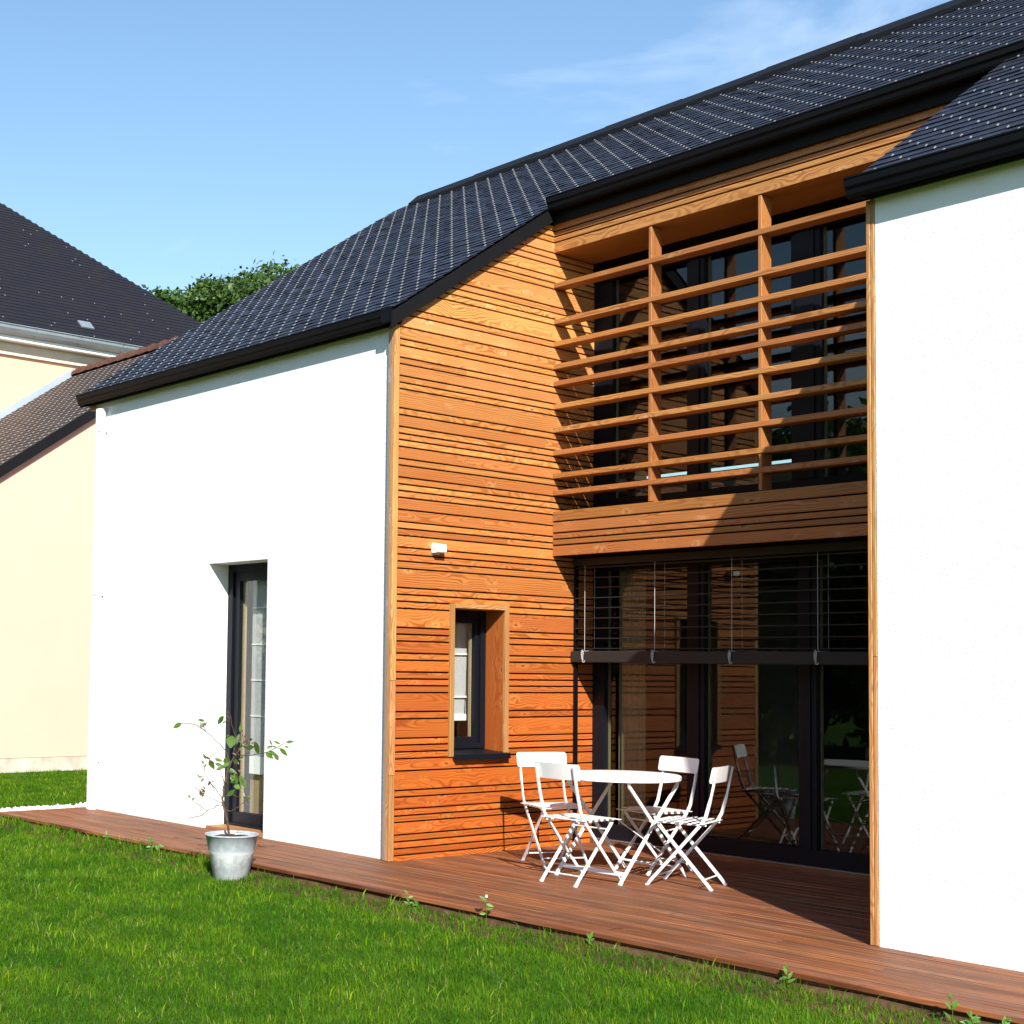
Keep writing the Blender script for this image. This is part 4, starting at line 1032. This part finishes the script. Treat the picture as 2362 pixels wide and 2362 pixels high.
# ================================================================== TREES
def tree_parts(name, loc, height, rad, lobes, nleaf, label, leafsize, seed, trunk_r=0.22, group=None, crown_low=0.3):
    g = np.random.default_rng(seed); t = tag(empty(name, loc), label, "tree", group)
    m = MB(); m.tube([(0, 0, -0.3), (0.05, 0.0, height * 0.2), (0.0, 0.05, height * 0.5), (0.1, 0, height * 0.85)], [trunk_r * 1.3, trunk_r, trunk_r * .6, trunk_r * .15], 9)
    cs = []
    for k in range(lobes):
        a = g.uniform(0, 6.283); u = g.uniform(crown_low, 1.0); rr = rad * math.sqrt(max(0.05, 1 - ((u - 0.55) / 0.5) ** 2)) * g.uniform(.35, 1.0)
        cs.append((rr * math.cos(a), rr * math.sin(a), height * u * 0.93, rad * g.uniform(.18, .36)))
    for cx, cy, cz, cr in cs[::2]:
        m.tube([(0, 0, max(0.1, cz * 0.5)), (cx * .5, cy * .5, cz * .8), (cx, cy, cz)], [trunk_r * .35, trunk_r * .2, 0.02], 5)
    m.build("trunk", 'tree_bark', t)
    w = np.array([c[3] ** 2 for c in cs]); idx = g.choice(len(cs), nleaf, p=w / w.sum()); C = np.array(cs)[idx]
    d = g.normal(size=(nleaf, 3)); d /= np.linalg.norm(d, axis=1)[:, None]
    rr = C[:, 3] * g.uniform(.35, 1.0, nleaf) ** .5 * (1 + .25 * g.normal(size=nleaf))
    pos = C[:, :3] + d * rr[:, None] * np.array([1, 1, .8])
    a = g.normal(size=(nleaf, 3)); a /= np.linalg.norm(a, axis=1)[:, None]; b = np.cross(a, d + .6 * g.normal(size=(nleaf, 3))); b /= np.linalg.norm(b, axis=1)[:, None] + 1e-9
    s = leafsize * g.uniform(.6, 1.3, nleaf)[:, None]
    V = np.stack([pos - a * s, pos + b * s * .55, pos + a * s, pos - b * s * .55], 1).reshape(-1, 3)
    me = bpy.data.meshes.new("crown"); me.vertices.add(nleaf * 4); me.vertices.foreach_set("co", V.ravel().astype(np.float32))
    me.loops.add(nleaf * 4); me.loops.foreach_set("vertex_index", np.arange(nleaf * 4, dtype=np.int32)); me.polygons.add(nleaf)
    me.polygons.foreach_set("loop_start", np.arange(0, nleaf * 4, 4, dtype=np.int32)); me.update(calc_edges=True); me.materials.append(MAT['tree_leaf'])
    o = bpy.data.objects.new("crown", me); link(o, t); return t
tree_parts("oak_tree", (-25.3, 14.5, ZG), 13.0, 2.0, 80, 50000, "dark green leafy tree showing between the two slate roofs", 0.085, 5)
tree_parts("oak_tree", (-24.3, 16.0, ZG), 13.5, 2.3, 80, 50000, "leafy tree crown just behind the house roof slope, right of the gap", 0.085, 11)
# garden trees opposite the glass, seen in its reflection
base = tree_parts("garden_tree", (-6.4, -15.3, ZG), 7.0, 3.6, 70, 36000, "bushy garden tree mirrored faintly in the glass doors", 0.12, 21, 0.12, "garden trees opposite the house", 0.02)
for x, y, s, rz, lab in ((-2.6, -16.4, 1.02, 1.2, "mirrored in the right hand glass door"), (-10.2, -14.4, 0.95, 2.5, "left of the mirrored one, behind the photographer"), (1.2, -18.5, 1.0, 4.0, "farthest from the house, behind the photographer"), (-13.8, -12.0, 1.05, 0.6, "nearest the cream wing, outside the picture")):
    c = copy_tree(base); c["label"] = "garden tree " + lab; c.location = (x, y, ZG); c.scale = (s, s, s * random.uniform(.9, 1.1)); c.rotation_euler = (0, 0, rz)

# ================================================================== GRASS
def grass():
    A = (-10.4, 6.2, -6.6, -1.0); N = 1250000
    px = rng.uniform(A[0], A[1], N); py = rng.uniform(A[2], A[3] + 6.5, N)
    lawn = (py < -1.02 + 0.02 * (px < -.75) + 0.03 * np.sin(px * 5.3) + 0.02 * np.sin(px * 17.1)) | (px < -5.42)
    gap_ = np.where((px > -0.75), rng.uniform(0, .045, N) < (-1.018 - py), True)
    lawn &= gap_ | (px < -5.42)
    pot = (px - PB.x) ** 2 + (py - PB.y) ** 2 < 0.14 ** 2
    dx, dy, dz = px - CAM_LOC.x, py - CAM_LOC.y, ZG - CAM_LOC.z
    wv = dx * CAM_F.x + dy * CAM_F.y + dz * CAM_F.z
    u = 0.5 - 450.3 / 2362 + 3283.55 / 2362 * (dx * CAM_R.x + dy * CAM_R.y + dz * CAM_R.z) / np.maximum(wv, .1)
    v = 0.5 + 170.6 / 2362 - 3283.55 / 2362 * (dx * CAM_U.x + dy * CAM_U.y + dz * CAM_U.z) / np.maximum(wv, .1)
    inside = (wv > 1) & (u > -0.12) & (u < 1.12) & (v < 1.12)
    dens = np.clip((7.0 / np.maximum(wv, 1)) ** 1.2, 0.16, 1.0) * np.where(inside, 1.0, 0.22)
    keep = lawn & ~pot & (rng.uniform(0, 1, N) < dens)
    px, py, wv = px[keep], py[keep], wv[keep]; n = len(px)
    clump = 0.5 + 0.5 * np.sin(px * 3.1 + 1.7 * np.sin(py * 2.3)) * np.cos(py * 3.7 + 1.3 * np.sin(px * 1.9))
    h = rng.gamma(9, 1 / 9, n) * (0.030 + 0.010 * clump); tall = rng.uniform(0, 1, n) < 0.02; h[tall] *= 1.4
    rim = (px < -0.75) & (py > -1.16) & (px > -5.0); h[rim] *= rng.uniform(1.2, 2.4, rim.sum())
    rim2 = (px >= -0.75) & (py > -1.12); h[rim2] *= rng.uniform(0.8, 1.5, rim2.sum())
    wd = 0.0014 * np.clip(wv / 6.0, 1, 2.4) * rng.uniform(.7, 1.4, n)
    wd[tall] *= 1.7
    az = rng.uniform(0, 6.2832, n); le = np.abs(rng.normal(0, .62, n)); la = rng.uniform(0, 6.2832, n)
    ex_, ey_ = np.cos(az), np.sin(az); lx, ly = np.cos(la) * le, np.sin(la) * le
    z0 = ZG - 0.004 + np.where(px > -4.85, np.clip((py + 1.30) / 0.27, 0, 1) * 0.033, 0)
    b = np.stack([px, py, z0], 1); e = np.stack([ex_, ey_, np.zeros(n)], 1); l = np.stack([lx, ly, np.zeros(n)], 1)
    up = np.array([0, 0, 1.0])
    mid = b + l * (h * .35)[:, None] + up * (h * .55)[:, None]; tip = b + l * h[:, None] + up * (h * (1 - .18 * le))[:, None]
    V = np.stack([b - e * wd[:, None], b + e * wd[:, None], mid + e * (wd * .8)[:, None], mid - e * (wd * .8)[:, None], tip], 1).reshape(-1, 3)
    k = np.arange(n) * 5
    loops = np.stack([k, k + 1, k + 2, k + 3, k + 3, k + 2, k + 4], 1).ravel().astype(np.int32)
    starts = np.stack([np.arange(n) * 7, np.arange(n) * 7 + 4], 1).ravel().astype(np.int32)
    me = bpy.data.meshes.new("grass"); me.vertices.add(n * 5); me.vertices.foreach_set("co", V.ravel().astype(np.float32))
    me.loops.add(n * 7); me.loops.foreach_set("vertex_index", loops); me.polygons.add(n * 2); me.polygons.foreach_set("loop_start", starts)
    me.update(calc_edges=True)
    col = np.array([0.064, 0.172, 0.006]) * rng.uniform(.65, 1.3, n)[:, None] * np.stack([rng.uniform(.8, 1.35, n), np.ones(n), rng.uniform(.7, 1.3, n)], 1)
    col[tall] *= np.array([1.9, 1.45, 1.6])
    dry = rng.uniform(0, 1, n) < 0.03; col[dry] = np.array([0.26, 0.30, 0.10]) * rng.uniform(.7, 1.2, dry.sum())[:, None]
    att = me.color_attributes.new("tint", 'FLOAT_COLOR', 'POINT')
    c4 = np.concatenate([np.repeat(col, 5, 0), np.ones((n * 5, 1))], 1); att.data.foreach_set("color", c4.ravel().astype(np.float32))
    me.materials.append(MAT['grass'])
    o = bpy.data.objects.new("grass", me); link(o); stuff(o); tag(o, "short green mown lawn grass in front of the deck", "grass")
    return n
print("grass blades", grass())

# weeds growing along the deck edge
def weed(x, y, h, nl, label, flower=False):
    o = tag(empty("weed", (x, y, ZG)), label, "weed", "weeds along the deck edge")
    m = MB(); tip = Vector((random.uniform(-.02, .02), random.uniform(-.02, .02), h)); m.tube([(0, 0, 0), tip * .5 + Vector((.006, 0, 0)), tip], [0.0022, 0.0018, 0.0012], 5); m.build("stem", 'weed', o)
    for k in range(nl):
        t = random.uniform(.25, 1.0); leaf(0, 0, 0, random.uniform(.03, .055), random.uniform(-.3, 3.4), .4, 'weed', random.uniform(.2, 1.2), o, tip * t)
    if flower:
        m = MB()
        m.lathe([(0.0, -0.008), (0.008, -0.004), (0.0095, 0.003), (0.006, 0.010), (0.0, 0.012)], 10); m.build("flower", 'white_paint', o, tip + Vector((0, 0, .006)))
WL = [(2.02, -1.045, .19, 5, "white flowering clover stem in front of the deck edge below the table", True)]
for x, dy, h, nl, lab in ((-1.86, 0, .15, 14, "bushy green weed clump left of the zinc pot"), (-1.70, -.03, .11, 9, "low green weed between the weed clump and the zinc pot"), (-2.62, 0, .10, 7, "small weed half way along the left deck edge"),
                          (1.33, 0, .12, 6, "upright weed below the larch corner, left of a close pair"), (1.41, .01, .10, 5, "upright weed below the larch corner, right of a close pair"), (2.86, .01, .07, 6, "low weed against the deck edge below the terrace shadow"),
                          (4.12, .01, .12, 7, "weed at the deck edge below the right white wall corner"), (4.98, 0, .15, 6, "tall thin weed near the right end of the deck edge"), (5.10, -.02, .08, 9, "low leafy weed at the right end of the deck edge"), (5.22, -.03, .10, 10, "rightmost leafy weed at the deck edge")):
    WL.append((x, -1.045 + dy, h, nl, lab, False))
for a in WL: weed(*a)
